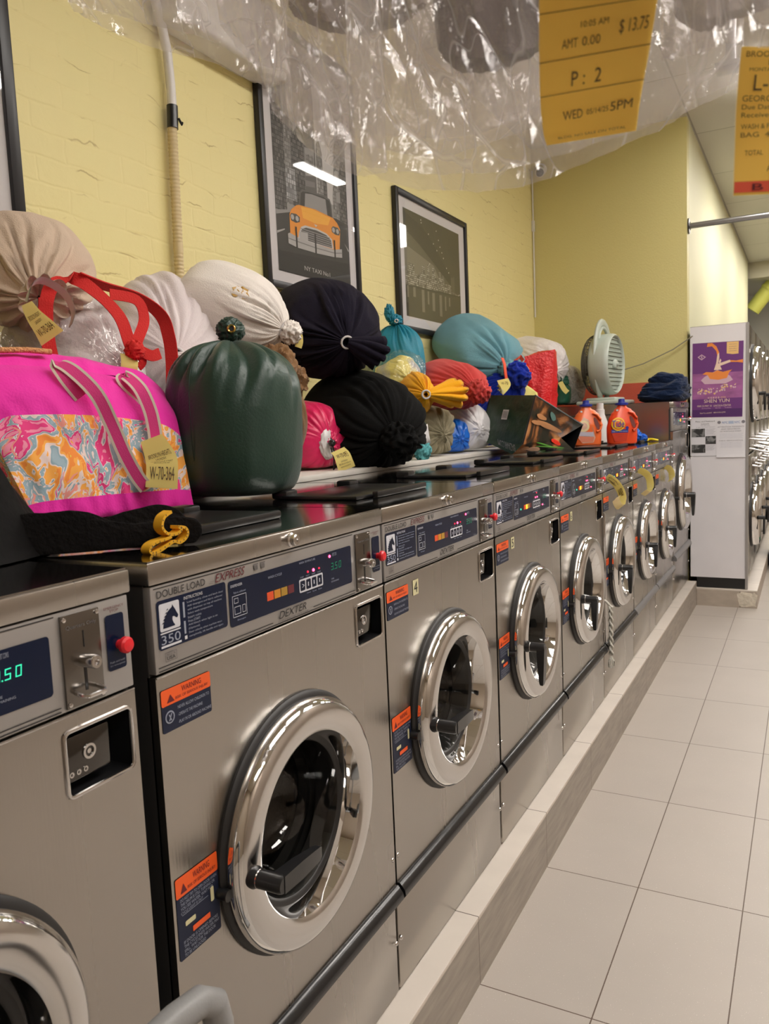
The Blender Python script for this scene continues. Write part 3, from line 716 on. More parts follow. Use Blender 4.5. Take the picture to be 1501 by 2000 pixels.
        if icon:
            ring = [X(a0 + wd * (.14 + .09 * math.cos(q)), b0 + (bb - b0) * .55 + wd * .09 * math.sin(q)) for q in [2 * PI * k / 20 for k in range(20)]]
            s_.poly(ring, 'dim_ink'); X2 = FX(x + .0011)
            s_.poly([X2(a0 + wd * (.14 + .07 * math.cos(q)), b0 + (bb - b0) * .55 + wd * .07 * math.sin(q)) for q in [2 * PI * k / 20 for k in range(20)]], 'navy_label')
            X3 = FX(x + .0014); c0 = a0 + wd * .14; d0 = b0 + (bb - b0) * .55
            s_.poly([X3(c0 - .003, d0 - .005), X3(c0 - .001, d0 - .005), X3(c0 + .004, d0 + .005), X3(c0 + .002, d0 + .005)], 'dim_ink'); s_.poly([X3(c0 + .001, d0 - .005), X3(c0 + .003, d0 - .005), X3(c0 - .001, d0 + .004), X3(c0 - .003, d0 + .004)], 'dim_ink')
        else:
            X2 = FX(x + .001)
            s_.rrect(a0 + wd * .16, a0 + wd * .40, b0 + (bb - b0) * .50, b0 + (bb - b0) * .58, .002, X2, 'cream_label')
            s_.rrect(a0 + wd * .78, a0 + wd * .86, b0 + (bb - b0) * .56, b0 + (bb - b0) * .80, .002, X2, 'cream_label')
            s_.poly([X2(a0 + wd * .1, b0 + (bb - b0) * .70), X2(a0 + wd * .72, b0 + (bb - b0) * .70), X2(a0 + wd * .72, b0 + (bb - b0) * .708), X2(a0 + wd * .1, b0 + (bb - b0) * .708)], 'dim_ink')
            s_.rrect(a0 + wd * .32, a0 + wd * .74, b0 + (bb - b0) * .33, b0 + (bb - b0) * .42, .001, X2, 'orange_label')
        s_.build('warning_sticker', t, world=False, smooth=False)
    sticker(.010, .110, .822, .882, .38, [(.30, .95, .72, .12, 'NEVER ALLOW CHILDREN TO'), (.30, .80, .44, .12, '-OPERATE THE MACHINE'), (.30, .98, .16, .12, '-PLAY IN OR AROUND MACHINE')], True)
    sticker(.010, .098, .491, .612, .24, [(.08, .95, .92, .05, 'DO NOT TRY TO OPEN DOOR WHEN'), (.08, .9, .85, .05, 'THE DRUM IS STILL TURNING OR'), (.08, .85, .78, .05, 'YOU SEE WATER. WAIT FOR'), (.08, .6, .71 + .01, .04, 'CYCLE LIGHT IS OUT'),
                                           (.10, .92, .24, .05, 'IF DOOR IS OPENED BEFORE'), (.10, .95, .17, .05, 'THE CYCLE ENDS WATER MAY'), (.10, .85, .10, .05, 'SPILL. WAIT FOR THE DOOR'), (.10, .6, .03, .05, 'TO BE UNLOCKED')], False)
    if number:
        nb = MB(M['cream_label']); nb.rrect(.135, .163, .850, .884, .001, FX(.0008), 'cream_label'); nb.text(number, .140, .157, .855, .879, FX(.0013), 'black_ink'); nb.build('number_sticker', t, world=False, smooth=False)
    # door
    gk = MB(M['rubber']); gk.lathe((0, dy + .004, dz), (1, 0, 0), [(0, .2155), (.004, .2160), (.008, .213), (.011, .205), (.011, .19), (.002, .186)], 96); gk.build('door_gasket', t, world=False)
    dr = MB(M['drum']); dr.lathe((0, dy, dz), (1, 0, 0), [(-.01, .190), (-.10, .18), (-.105, .235), (-.45, .235), (-.455, .06), (-.43, .05), (-.43, .0001)], 64); dr.build('drum', t, world=False)
    ring = MB(M['chrome']); ring.lathe((0, dy, dz), (1, 0, 0), [(.006, .199), (.010, .2045), (.016, .2075), (.024, .2075), (.031, .2045), (.037, .1985)], 112, 'chrome')
    ring.lathe((0, dy, dz), (1, 0, 0), [(.037, .1985), (.0405, .194), (.0425, .188), (.0435, .176), (.0425, .163), (.0395, .155), (.036, .1515)], 112, 'satin')
    ring.lathe((0, dy, dz), (1, 0, 0), [(.036, .1515), (.026, .1475), (.012, .1425), (-.004, .1385), (-.012, .137)], 112, 'chrome')
    ring.build('door_ring', t, world=False, angle=70)
    ir = MB(M['rubber']); ir.lathe((0, dy, dz), (1, 0, 0), [(.004, .1415), (.003, .134), (.000, .129), (-.010, .127), (-.02, .124), (-.04, .118)], 80); ir.lathe((0, dy, dz), (1, 0, 0), [(-.035, .150), (-.04, .134), (-.05, .138), (-.058, .126), (-.07, .133), (-.08, .120), (-.095, .128), (-.10, .150)], 64); ir.build('inner_seal', t, world=False, angle=60)
    gb = MB(M['door_glass']); gb.lathe((0, dy, dz), (1, 0, 0), [(.000, .129), (-.02, .121), (-.045, .113), (-.070, .103), (-.088, .092), (-.102, .075), (-.112, .050), (-.117, .025), (-.118, .0001)], 80); gb.build('door_glass', t, world=False, angle=80)
    hb = MB(M['black']); hy, hz = .130, .563
    hb.lathe((0, hy, hz), (1, 0, 0), [(.036, .016), (.046, .017), (.052, .0140), (.092, .0140), (.098, .012), (.098, .0001)], 28)
    hb.lathe((0, hy, hz), (1, 0, 0), [(.0535, .0146), (.0555, .0146)], 28, 'satin')
    dirv = Vector((0, 0, -1)) if handle == 'down' else Vector((0, 1, -.06)).normalized()
    sv = dirv.cross(Vector((1, 0, 0)))
    A = Vector((.087, hy, hz)); pr = []
    for q, w_, h_ in ((.0, .013, .012), (.05, .014, .010), (.105, .011, .006), (.112, .008, .004)):
        c = A + dirv * q; pr.append([c + sv * w_ + Vector((h_, 0, 0)), c - sv * w_ + Vector((h_, 0, 0)), c - sv * w_ - Vector((h_, 0, 0)), c + sv * w_ - Vector((h_, 0, 0))])
    k0 = len(hb.v); hb.grid(pr, cv=True); hb.poly([p for p in pr[-1]]); hb.build('door_handle', t, world=False, angle=50)
    kids = {}
    for c_ in t.children: kids.setdefault(c_.name.split('.')[0], []).append(c_)
    for par_, subs in (('coin_slide', ('lock', 'coin_lever')), ('lid', ('lid_lock',)), ('control_panel', ('lettering', 'price_display', 'indicator_lamps')), ('dispenser_cover', ('hinge',)),
                       ('door_ring', ('door_glass', 'inner_seal'))):
        for sn in subs:
            for c_ in kids.get(sn, []): c_.parent = kids[par_][0]
    hb_ = [o_ for o_ in (bpy.context.scene.objects) if o_.parent is t and o_.name.split('.')[0] == 'door_handle']
    for c_ in hb_: c_.parent = kids['door_ring'][0]
    ct = MB(M['black']); ct.cyl((.0, .098, .545), (.020, .098, .545), .009, n=16); ct.build('door_latch', t, world=False)
    return t

spec = [  # y0, kind of build, label
    (-1.335, dict(handle='side', digits='led_green'), 'stainless washing machine cut off by the left edge, green digits glowing on its display'),
    (-0.650, dict(handle='side'), 'stainless washing machine with orange warning stickers, no number, standing under the green laundry bag'),
    (0.004, dict(handle='side', number='4'), 'washing machine with a sticker reading four, directly below the hot pink and black bags'),
    (0.664, dict(leds='run', number='5'), 'washing machine with a sticker reading five, handle pointing down, below the white plastic bag'),
    (1.324, dict(leds='run', number='6'), 'washing machine with a sticker reading six, just left of the hanging rope'),
    (1.984, dict(leds='run'), 'stainless washing machine just right of number 6, white rope hanging at its left seam'),
    (2.644, dict(leds='run', strip='strip_grey'), 'stainless washing machine under the orange detergent bottles'),
    (3.304, dict(leds='run', strip='strip_grey'), 'stainless washing machine just left of the big tall one at the end of the row'),
]
washers = {}
for y0, kw, lb in spec:
    key = repr(sorted(kw.items()))
    if key in washers and not kw.get('number'): w = copy_tree(washers[key])
    else: w = make_washer(**kw); washers[key] = w
    w.location = (0, y0, CZ); w['label'] = lb
    last = w
big = copy_tree(last); big.location = (0, 3.974, CZ); big.scale = (1.2, 1.15, 1.23); big['label'] = 'tall large-capacity stainless washing machine at the far end carrying the fan and navy cloth'
del big['group']; big.name = 'washing_machine_large'
for chd in big.children:
    if chd.name.startswith(('door_', 'inner_seal', 'drum')):
        pass
for chd in list(big.children):
    if chd.name.startswith('dispenser_cover'):
        for c_ in list(chd.children): bpy.data.objects.remove(c_)
    if chd.name.startswith(('warning_sticker', 'dispenser_cover')): bpy.data.objects.remove(chd)
sp = MB(M['steel'])
sp.box(-.80, -.02, -.004, 0.0, .85, 1.045); 
arc = [(-.66, -.006, .86)] + [(-.64 + .05 * math.cos(a), -.006, .955 + .05 * math.sin(a)) for a in [PI - k * PI / 16 for k in range(0, 9)]] + [(-.30 + .05 * math.cos(a), -.006, .955 + .05 * math.sin(a)) for a in [PI / 2 - k * PI / 16 for k in range(0, 9)]] + [(-.25, -.006, .86)]
sp.tube(arc, .004, 'steel_dark', 6)
sp.box(-.75, -.015, -.008, 0.0, 1.02, 1.058, 'steel')
sp.build('side_panel', big, world=False)

# board lying across the machine tops
MB(M['white_board']).box(-1.13, -.635, -.35, 3.30, HT + .0005, HT + .019, bev=.002).build('shelf_board')
tag(bpy.data.objects['shelf_board'], 'long white board lying across the backs of the washers under the laundry bags', 'board')

# ------------------------------------------------------------------ laundry sacks
def fabric(name, col, rough=0.85, bump=0.25, bscale=260, sheen=0.25, var=0.05):
    return mat(name, col, rough, bump=bump, bscale=bscale, sheen=sheen * .5, var=var, vscale=9, spec=.15)

def crumple(c, r, amp=.22, freq=3.0, seed=0.0, squash=(1, 1, 1), nu=40, nv=60, swirl=0.0, mb=None, m=None, twist=5):
    mb = mb or MB(m); P = []
    c = Vector(c)
    for i in range(nu + 1):
        ph = PI * i / nu; row = []
        for j in range(nv):
            th = 2 * PI * j / nv
            d = Vector((math.sin(ph) * math.cos(th), math.sin(ph) * math.sin(th), math.cos(ph)))
            n1 = noise.noise(d * freq + Vector((seed, seed * 2, 0))); n2 = noise.noise(d * freq * 1.6 + Vector((0, seed, 3)))
            rr = 1 + amp * (1 - 2.8 * abs(n1)) * .75 + amp * .22 * (1 - 2 * abs(n2)) - amp * .4
            if swirl: rr += swirl * (abs(math.sin(twist * .35 * (th + ph * 2.6 + 2.0 * n1))) ** .7 - .6)
            row.append(c + Vector((d.x * squash[0], d.y * squash[1], d.z * squash[2])) * r * rr)
        P.append(row)
    mb.grid(P, m, cv=True)
    return mb

def sack_geo(C, K, Rh, Rv, Lb, rn=.10, pleats=18, pa=.30, wr=.010, wf=7.0, zmin=None, pw=.72, q=2.6, q2=.6, seed=0.0, nt=84, na=150, grow=0.0, fold=0.0, cap=True):
    C = Vector(C); K = Vector(K); a = (K - C); Lk = a.length; a.normalize()
    up = Vector((0, 0, 1)) if abs(a.z) < .85 else Vector((0, -1, 0))
    c = a.cross(up).normalized(); b = c.cross(a).normalized(); P = []
    sv = Vector((seed * 3.1, seed * 1.7, seed))
    for i in range(nt + 1):
        u = i / nt
        if u < .45:
            ph = (1 - u / .45) * PI / 2; t = -Lb * math.sin(ph) ** pw; r = max(1e-3, math.cos(ph)) ** pw; w = 0.0
        else:
            w = (u - .45) / .55; w = 1 - (1 - w) ** 1.35; t = Lk * w; r = rn + (1 - rn) * max(0.0, 1 - w ** q) ** q2
        row = []
        for j in range(na):
            th = 2 * PI * j / na
            n0 = noise.noise(Vector((math.cos(th) * 1.3, math.sin(th) * 1.3, w * 1.0)) + sv)
            tw = th + .35 * n0 + .18 * math.sin(3 * th + seed)
            ro = pleats / 5.5
            v1 = 1 - min(1, 3.2 * abs(noise.noise(Vector((math.cos(tw) * ro, math.sin(tw) * ro, .5 * w)) + sv)))
            v2 = 1 - min(1, 3.0 * abs(noise.noise(Vector((math.cos(tw) * ro * 2.1, math.sin(tw) * ro * 2.1, .6 * w + 7)) + sv)))
            A = pa * (w ** 2.1 * 1.25 + .10 * min(1, r * 1.2) * w ** .5)
            rr = r * (1 - A * v1 ** 1.3 - A * .55 * w * v2) + .0 * v1
            p = C + a * t + (c * math.cos(th) * Rh + b * math.sin(th) * Rv) * rr
            nrm = (c * math.cos(th) + b * math.sin(th)) * min(1, r * 1.5) + a * (-.6 if w == 0 and r < .7 else .15)
            pp = p * wf + sv
            # creases run along the sack
            d = pp - a * (pp.dot(a) * .55)
            f = (1 - abs(noise.noise(d)) * 2.4) * .6 + (1 - abs(noise.noise(d * 2.3 + Vector((9, 2, 1)))) * 2.4) * .3 + noise.noise(pp * .45) * 1.2
            p = p + nrm * (f * wr + grow)
            if fold: p = p + nrm * fold * noise.noise(p * 3.0 + sv)
            if zmin is not None and p.z < zmin + .03:
                e = p.z - zmin; p.z = zmin + .03 * math.exp(min(0, (e - .03)) / .03) if e < .03 else p.z
                p.z = max(p.z, zmin)
            row.append(p)
        P.append(row)
    if cap:     # close the front end with a shallow folded face
        last = P[-1]; cen = sum(last, Vector()) / len(last)
        for k in range(1, 9):
            f = 1 - k / 8.0; row = []
            for j, p in enumerate(last):
                th = 2 * PI * j / na; fo = noise.noise(Vector((math.cos(th) * 2.2, math.sin(th) * 2.2, k * .35)) + sv)
                row.append(cen + (p - cen) * max(.002, f) + a * (.030 * (1 - f * f) * (max(Rh, Rv) / .15) * rn * 1.6 + .012 * fo * math.sin(PI * f)))
            P.append(row)
    return P, (C, K, a, b, c)

def flare(K, D, r0, r1, L, m, pleats=9, amp=.25, seed=1.0, flat=1.0, up=(0, 0, 1), n=110, nl=26, curl=0.0):
    D = Vector(D).normalized(); up = Vector(up); c = D.cross(up).normalized(); b = c.cross(D); mb = MB(m); P = []
    for i in range(nl + 1):
        u = i / nl; r = r0 + (r1 - r0) * u ** .8; row = []
        for j in range(n):
            th = 2 * PI * j / n; n0 = noise.noise(Vector((math.cos(th) * 1.5, math.sin(th) * 1.5, seed + u)))
            k = 1 - amp * (.3 + .7 * u) * (1 - abs(math.sin(pleats / 2 * th + 1.2 * n0 + .5 * u)) ** .8) * 1.3
            row.append(Vector(K) + D * (L * u * (1 + .12 * n0)) + b * (-curl * u * u) + (c * math.cos(th) + b * math.sin(th) * flat) * r * k)
        P.append(row)
    # close the mouth with a crumpled inner cone
    for i in range(6):
        u = 1 - .12 * (i + 1); row = []
        for j in range(n):
            p0 = P[nl][j]; cc = Vector(K) + D * (L * u) + b * (-curl * u * u); row.append(cc + (p0 - (Vector(K) + D * L + b * (-curl))) * max(.02, (.93 - .17 * i)))
        P.append(row)
    mb.grid(P, cv=True); return mb

def smooth(P, k_=6):
    P = [Vector(p) for p in P]; out = []
    for i in range(len(P) - 1):
        p0, p1, p2, p3 = P[max(i - 1, 0)], P[i], P[i + 1], P[min(i + 2, len(P) - 1)]
        for k in range(k_):
            u = k / k_; out.append(.5 * ((2 * p1) + (p2 - p0) * u + (2 * p0 - 5 * p1 + 4 * p2 - p3) * u * u + (-p0 + 3 * p1 - 3 * p2 + p3) * u ** 3))
    return out + [P[-1]]
def sack(name, label, C, K, Rh, Rv, Lb, m, zmin=None, knot='bun', kr=.035, tie=None, tie_r=None, kdir=None, klen=.08, flat=1.0, curl=0.0, cat='laundry bag', group='laundry bags piled on the washers', twist=5, **kw):
    base = (C[0], C[1], zmin if zmin is not None else C[2] - Rv)
    t = thing(name, label, cat, base, group)
    P, (C_, K_, a, b, c) = sack_geo(C, K, Rh, Rv, Lb, zmin=zmin, cap=(knot is None), **kw)
    mb = MB(m); mb.grid(P, cv=True)
    n = len(P[0]); mb.f.append(tuple(range(n))); mb.m.append(0)
    mb.build('body', t, angle=180)
    rn = kw.get('rn', .10) * min(Rh, Rv)
    sd = kw.get('seed', 1.0)
    if knot == 'bun':
        crumple(K_ + a * kr * .75, kr, .30, 2.2, sd, m=m, swirl=.16, twist=twist).build('knot', t, angle=180)
    elif knot == 'flare':
        D = Vector(kdir) if kdir else a
        flare(K_ - a * .004, D, rn * 1.2, kr, klen, m, seed=sd, flat=flat, curl=curl).build('knot', t, angle=180)
    if tie is not None:
        tr = tie_r or rn * 1.25; tm = MB(tie)
        for dd in (-.004, .003):
            tm.tube([K_ + a * dd + (b * math.sin(q) + c * math.cos(q)) * tr for q in [2 * PI * k / 24 for k in range(24)]], .0035, n=6, closed=True, up=a)
        tm.build('tie', t)
    return t, (K_, a, b, c)

def ticket(label, path, side, w, lines=(), m='yellow_tag_pale', name='paper_ticket', group='yellow laundry tickets', th=.0007):
    """a curling paper strip; lines: (text, u along strip 0..1, v across 0..1, size along, size across)"""
    base = path[-1]
    t = thing(name, label, 'ticket', tuple(base), group)
    P = [Vector(p) for p in path]; fine = []
    L = len(P) - 1
    def cr(i, u):
        p0, p1, p2, p3 = P[max(i - 1, 0)], P[i], P[i + 1], P[min(i + 2, L)]
        return .5 * ((2 * p1) + (p2 - p0) * u + (2 * p0 - 5 * p1 + 4 * p2 - p3) * u * u + (-p0 + 3 * p1 - 3 * p2 + p3) * u ** 3)
    for i in range(L):
        for k in range(8): fine.append(cr(i, k / 8))
    fine.append(P[-1])
    fr = []
    for i, p in enumerate(fine):
        d = (fine[min(i + 1, len(fine) - 1)] - fine[max(i - 1, 0)]).normalized(); ww = w(i / (len(fine) - 1)) if callable(w) else w
        s_ = Vector(side); s_ = (s_ - d * s_.dot(d)).normalized(); nn = d.cross(s_).normalized(); fr.append((p, s_, nn, d, ww))
    mb = MB(M[m])
    g = [[p + s_ * ww / 2 + nn * th, p - s_ * ww / 2 + nn * th] for p, s_, nn, d, ww in fr]; mb.grid(g, m)
    g = [[p - s_ * ww / 2 - nn * th, p + s_ * ww / 2 - nn * th] for p, s_, nn, d, ww in fr]; mb.grid(g, 'tag_back' if m != 'white_board' else m)
    mb.build('paper', t, angle=180)
    if lines:
        tx = MB(M['ink_brown'])
        def surf(u, v, off):
            x = max(0, min(.9999, u)) * (len(fr) - 1); i = int(x); f = x - i; A = fr[i]; B = fr[min(i + 1, len(fr) - 1)]
            p = A[0].lerp(B[0], f); s_ = A[1].lerp(B[1], f).normalized(); nn = A[2].lerp(B[2], f).normalized(); ww = A[4] * (1 - f) + B[4] * f
            return p + s_ * (v - .5) * ww + nn * off
        for ln in lines:
            if ln[0] == 'BAND':
                _, u0, u1, mm = ln
                tx.grid([[surf(u0 + (u1 - u0) * k / 6, v, th + .0006) for v in (0, 1)] for k in range(7)], mm); continue
            s_, u0, u1, v0, v1 = ln[:5]; mm = ln[5] if len(ln) > 5 else 'ink_brown'
            tx.text(s_, v0, v1, 0, 1, lambda a, b: surf(u1 + (u0 - u1) * b, a, th + .0012), mm)
        tx.build('printing', t, smooth=False)
    return t
RECEIPT = [('BROOKLYN HEIGHTS', .25, .33, .12, .88), ('LAUNDRY', .36, .43, .33, .67), ('74 MONTAGUE STREET', .47, .51, .15, .85), ('BROOKLYN NY', .53, .57, .25, .75), ('W-70-364', .66, .86, .12, .88)]

film = plastic_film('clear_laundry_film', milky=.03, gloss=.14, rough=.12, scale=11, bump=.5, streak=.16)
comf_white = fabric('white_comforter', (.74, .70, .69), .85, bump=.35, bscale=70, var=.03)
comf_beige = fabric('beige_comforter', (.62, .53, .43), .85, bump=.35, bscale=70, var=.04)
linen = fabric('beige_linen', (.60, .47, .36), .9)
white_a = fabric('white_cotton', (.74, .67, .68), .9)
white_b = fabric('cream_white_canvas', (.80, .75, .70), .9)
brown_f = fabric('brown_canvas', (.24, .13, .06), .85)
navy_f = fabric('dark_navy_cotton', (.012, .010, .020), .9, sheen=.03)
black_f = fabric('black_jersey', (.004, .004, .004), .9, sheen=.0)
pink_f = mat('hot_pink_nylon', (.72, .008, .11), .38, bump=.15, bscale=80, sheen=.2)
teal_f = mat('teal_nylon', (.010, .22, .32), .55, bump=.2, bscale=120)
mesh_f = mat('pale_blue_mesh', (.24, .55, .66), .45, bump=1.0, bscale=420, var=.12, vscale=5)
salmon_f = fabric('salmon_jersey', (.58, .065, .06), .85)
yellow_f = fabric('amber_cotton', (.85, .40, .01), .8)
olive_f = fabric('khaki_canvas', (.26, .23, .15), .9)
blue_p = mat('blue_plastic_bag', (.01, .14, .62), .28, bump=.6, bscale=25, stretch=(1, 1, 1))
white_p = mat('white_plastic_bag', (.74, .73, .74), .3, bump=.5, bscale=16)
royal_f = fabric('royal_blue_jersey', (.006, .025, .32), .8)
orange_f = fabric('orange_cotton', (.80, .27, .03), .8)
red_p = mat('red_woven_plastic', (.72, .010, .015), .25, bump=.9, bscale=70)
green_n = mat('forest_green_nylon', (.011, .042, .028), .42, bump=.10, bscale=160, sheen=.15)
green_s = mat('green_nylon', (.012, .11, .06), .45, bump=.2, bscale=100)
cord_w = mat('white_cord', (.72, .70, .70), .7)
seam_m = mat('dark_seam_thread', (.008, .03, .02), .7)

# big sacks ---------------------------------------------------------
# forest green upright sack on washer 3
t, _ = sack('laundry_bag', 'large forest green nylon laundry bag standing upright, gathered top knot with brass eyelet', (-.49, .165, 1.435), (-.495, .185, 1.625),
            .172, .158, .196, green_n, zmin=HT + .001, knot=None, pleats=15, pa=.30, rn=.15, wr=.0075, wf=6, pw=.42, q=4.2, q2=.62, seed=2.2, kr=.03)
kn = MB(green_n)
crumple((-.495, .185, 1.655), .030, .25, 2.5, 4.0, (1.05, 1.05, 1.0), swirl=.2, mb=kn, twist=14); kn.build('knot', t, angle=180)
ey = MB(mat('brass', (.62, .42, .12), .25, 1.0)); ec = Vector((-.472, .160, 1.656)); ed = Vector((.62, -.78, .05))
ey.lathe(ec, ed, [(-.004, .0105), (.004, .0105), (.006, .0085), (.004, .006), (-.002, .0055)], 24); ey.lathe(ec, ed, [(.0015, .0056), (.0015, .0001)], 24, 'black'); ey.build('eyelet', t)
sm = MB(seam_m)
for th in (-.35, -1.5):
    cc, ss = math.cos(th), math.sin(th); pth = []
    for k in range(22):
        z = HT + .02 + (1.60 - HT - .02) * k / 21; e = abs((z - 1.435) / .19); rr = (max(0, 1 - e ** 4.0)) ** .5
        pth.append((-.49 + (.160 * rr) * cc * 1.0, .165 + (.166 * rr) * ss, z))
    sm.tube(pth, .0012, n=5)
sm.build('seams', t)

sack('laundry_bag', 'beige linen sack with fanned pleats, topmost of the pile at the left edge', (-.95, -.02, 1.83), (-.80, -.125, 1.735), .155, .135, .10, linen,
     knot='flare', kr=.060, klen=.075, kdir=(.75, -.35, -.25), tie=linen, tie_r=.034, pleats=20, pa=.34, rn=.20, wr=.006, seed=1.1, pw=.8)
sack('laundry_bag', 'white cotton sack slumped behind the red-strapped bundle, drawstring with black toggle', (-.98, .46, 1.60), (-.77, .29, 1.625), .185, .285, .12, white_a, zmin=HT + .021,
     knot='flare', kr=.085, klen=.13, kdir=(.75, .30, -.35), tie=cord_w, tie_r=.020, pleats=20, pa=.17, rn=.09, wr=.008, seed=3.3, flat=.5)
tg = thing('cord_toggle', 'small black toggle on the drawstring of the white cotton sack', 'toggle', (-.72, .30, 1.57))
q = MB(M['black']); q.box(-.735, -.712, .278, .300, 1.588, 1.606, bev=.006); q.build('barrel', tg); q = MB(cord_w)
q.tube([(-.722, .288, 1.60), (-.715, .285, 1.57), (-.712, .30, 1.545), (-.70, .31, 1.56), (-.715, .30, 1.585)], .0022, n=6); q.build('cord', tg)
sack('laundry_bag', 'cream canvas sack with gold print and roped knot, on top behind the green bag', (-.82, .60, 1.79), (-.665, .655, 1.715), .185, .125, .13, white_b,
     knot='bun', kr=.034, tie=cord_w, tie_r=.026, pleats=18, pa=.26, rn=.17, wr=.0065, seed=5.1, pw=.6, q=3.0, twist=9)
sack('laundry_bag', 'brown canvas bag squeezed behind the green sack with a drawstring knot', (-.80, .72, 1.44), (-.68, .62, 1.58), .12, .16, .12, brown_f, zmin=HT + .021,
     knot='bun', kr=.055, pleats=14, pa=.35, rn=.3, wr=.010, seed=6.4, pw=.6, twist=7)
def decal(body, P, N_, polys, m, name, off=.0015):
    """lay flat outlines on a curved body along direction N_"""
    from mathutils.bvhtree import BVHTree
    o = parent_loc(body.parent); bv = BVHTree.FromPolygons([Vector(v.co) + o for v in body.data.vertices], [tuple(p.vertices) for p in body.data.polygons])
    P = Vector(P); N_ = Vector(N_).normalized(); rt = Vector((0, 0, 1)).cross(N_).normalized(); up_ = N_.cross(rt); mb = MB(m)
    for pl_ in polys:
        pts_ = []
        for a, b in pl_:
            hp_ = bv.ray_cast(P + rt * a + up_ * b + N_ * .3, -N_)[0]; pts_.append((hp_ if hp_ is not None else P + rt * a + up_ * b) + N_ * off)
        cen_ = sum(pts_, Vector()) / len(pts_); k0 = len(mb.v)
        mb.add(pts_ + [cen_], [(q_, (q_ + 1) % len(pts_), len(pts_)) for q_ in range(len(pts_))])
    return mb.build(name, body.parent)
bod = [c_ for o_ in bpy.data.objects if o_.get('label', '').startswith('cream canvas') for c_ in o_.children if c_.name.startswith('body')][0]
decal(bod, (-.70, .50, 1.80), (.62, -.72, .30), [[(-.026, -.008), (-.020, .004), (-.024, .012), (-.014, .014), (-.008, .020), (-.002, .020), (-.008, .006), (-.003, .0), (-.010, -.014), (-.020, -.018)], [(.024, .010), (.016, .014), (.008, .020), (.002, .019), (.007, .008), (.006, .002), (.001, -.004), (.008, -.014), (.002, -.020), (.014, -.020), (.024, -.014), (.020, -.002)]],
      mat('gold_print', (.50, .30, .07), .5), 'gold_print')
q = MB(brown_f); crumple((-.645, .665, 1.555), .043, .35, 2.4, 3.2, (1, 1, 1.1), swirl=.2, mb=q); b_ = q.build('laundry_bag_tuft'); tag(b_, 'brown canvas drawstring tuft sticking out beside the dark navy sack', 'laundry bag', 'laundry bags piled on the washers')
sack('laundry_bag', 'dark navy cotton sack on top of the black one, tied with white cord', (-.87, 1.22, 1.785), (-.672, 1.055, 1.705), .215, .180, .16, navy_f,
     knot='flare', kr=.085, klen=.125, kdir=(.62, .78, -.32), tie=cord_w, tie_r=.021, pleats=30, pa=.30, rn=.09, wr=.007, seed=7.7, flat=.75, pw=.7, curl=.0)
sack('laundry_bag', 'large black jersey sack with swirled knot facing the aisle, bottom of the pile', (-.76, 1.29, 1.425), (-.555, 1.15, 1.365), .215, .195, .19, black_f, zmin=HT + .004,
     knot='bun', kr=.060, pleats=20, pa=.25, rn=.25, wr=.008, seed=8.3, pw=.45, q=3.8, twist=5)
t, _ = sack('laundry_bag', 'hot pink nylon bag with open gathered mouth between the green and black sacks', (-.86, 1.06, 1.372), (-.735, 1.005, 1.355), .128, .138, .13, pink_f, zmin=HT + .021,
     knot=None, pleats=16, pa=.16, rn=.36, wr=.007, seed=9.9, pw=.55, q=3.6, q2=.5)
q = MB(white_p); crumple((-.748, 1.012, 1.355), .052, .12, 2.5, 2.0, (.5, .9, 1.15), mb=q); q.build('lining', t, angle=180)
q = MB(M['black']); q.tube([(-.715, .985, 1.372), (-.705, .98, 1.355), (-.708, .985, 1.335), (-.70, .99, 1.31), (-.705, 1.0, 1.285), (-.71, .985, 1.262), (-.70, .975, 1.30), (-.71, .975, 1.34)], .0032, n=6)
crumple((-.71, .983, 1.355), .012, .3, 3, 1.0, mb=q, nu=12, nv=16); q.build('drawstring', t)
sack('laundry_bag', 'round teal nylon sack with twisted top knot in front of the bridge picture', (-.98, 2.065, 1.70), (-.98, 2.055, 1.885), .128, .122, .135, teal_f,
     knot=None, pleats=12, pa=.30, rn=.20, wr=.006, seed=4.4, pw=.62, q=3.0)
q = MB(teal_f); crumple((-.975, 2.04, 1.905), .030, .35, 2.4, 3.2, (1, 1.2, .8), swirl=.25, mb=q); crumple((-.985, 2.00, 1.935), .026, .35, 2.4, 5.2, (.8, .9, 1.4), swirl=.25, mb=q)
q.lathe((-.95, 2.0, 1.895), (.75, -.6, 0), [(-.003, .010), (.004, .010), (.005, .007), (-.002, .006)], 16, 'satin')
b_ = q.build('laundry_bag_knot', angle=180); par = [o for o in bpy.data.objects if o.get('label', '').startswith('round teal')][0]; b_.location = -Vector(par.location); b_.parent = par; b_.name = 'knot'
sack('laundry_bag', 'pale blue mesh bag with orange-red strap, on top near the corner of the room', (-.885, 2.88, 1.815), (-.70, 2.78, 1.70), .225, .145, .20, mesh_f,
     knot='bun', kr=.048, pleats=12, pa=.28, rn=.22, wr=.018, wf=4, seed=2.9, pw=.42, q=4.0, twist=5)
st = thing('bag_strap', 'orange-red webbing strap looped at the neck of the pale blue mesh bag', 'strap', (-.64, 2.75, 1.62))
q = MB(mat('orange_red_webbing', (.75, .075, .02), .6)); q.ribbon([(-.655, 2.63, 1.735), (-.64, 2.62, 1.70), (-.635, 2.615, 1.655), (-.63, 2.62, 1.61)], (0.4, 1, 0), .020, .003)
q.ribbon([(-.655, 2.80, 1.685), (-.64, 2.80, 1.73), (-.635, 2.86, 1.755), (-.64, 2.93, 1.735)], (0.6, .6, .6), .020, .003); q.build('webbing', st)
sack('laundry_bag', 'salmon red jersey sack with rosette knot, above the white plastic bag', (-.80, 2.24, 1.595), (-.625, 2.135, 1.555), .17, .118, .15, salmon_f,
     knot='bun', kr=.052, tie=cord_w, tie_r=.024, pleats=20, pa=.30, rn=.17, wr=.008, seed=3.8, pw=.6, twist=7)
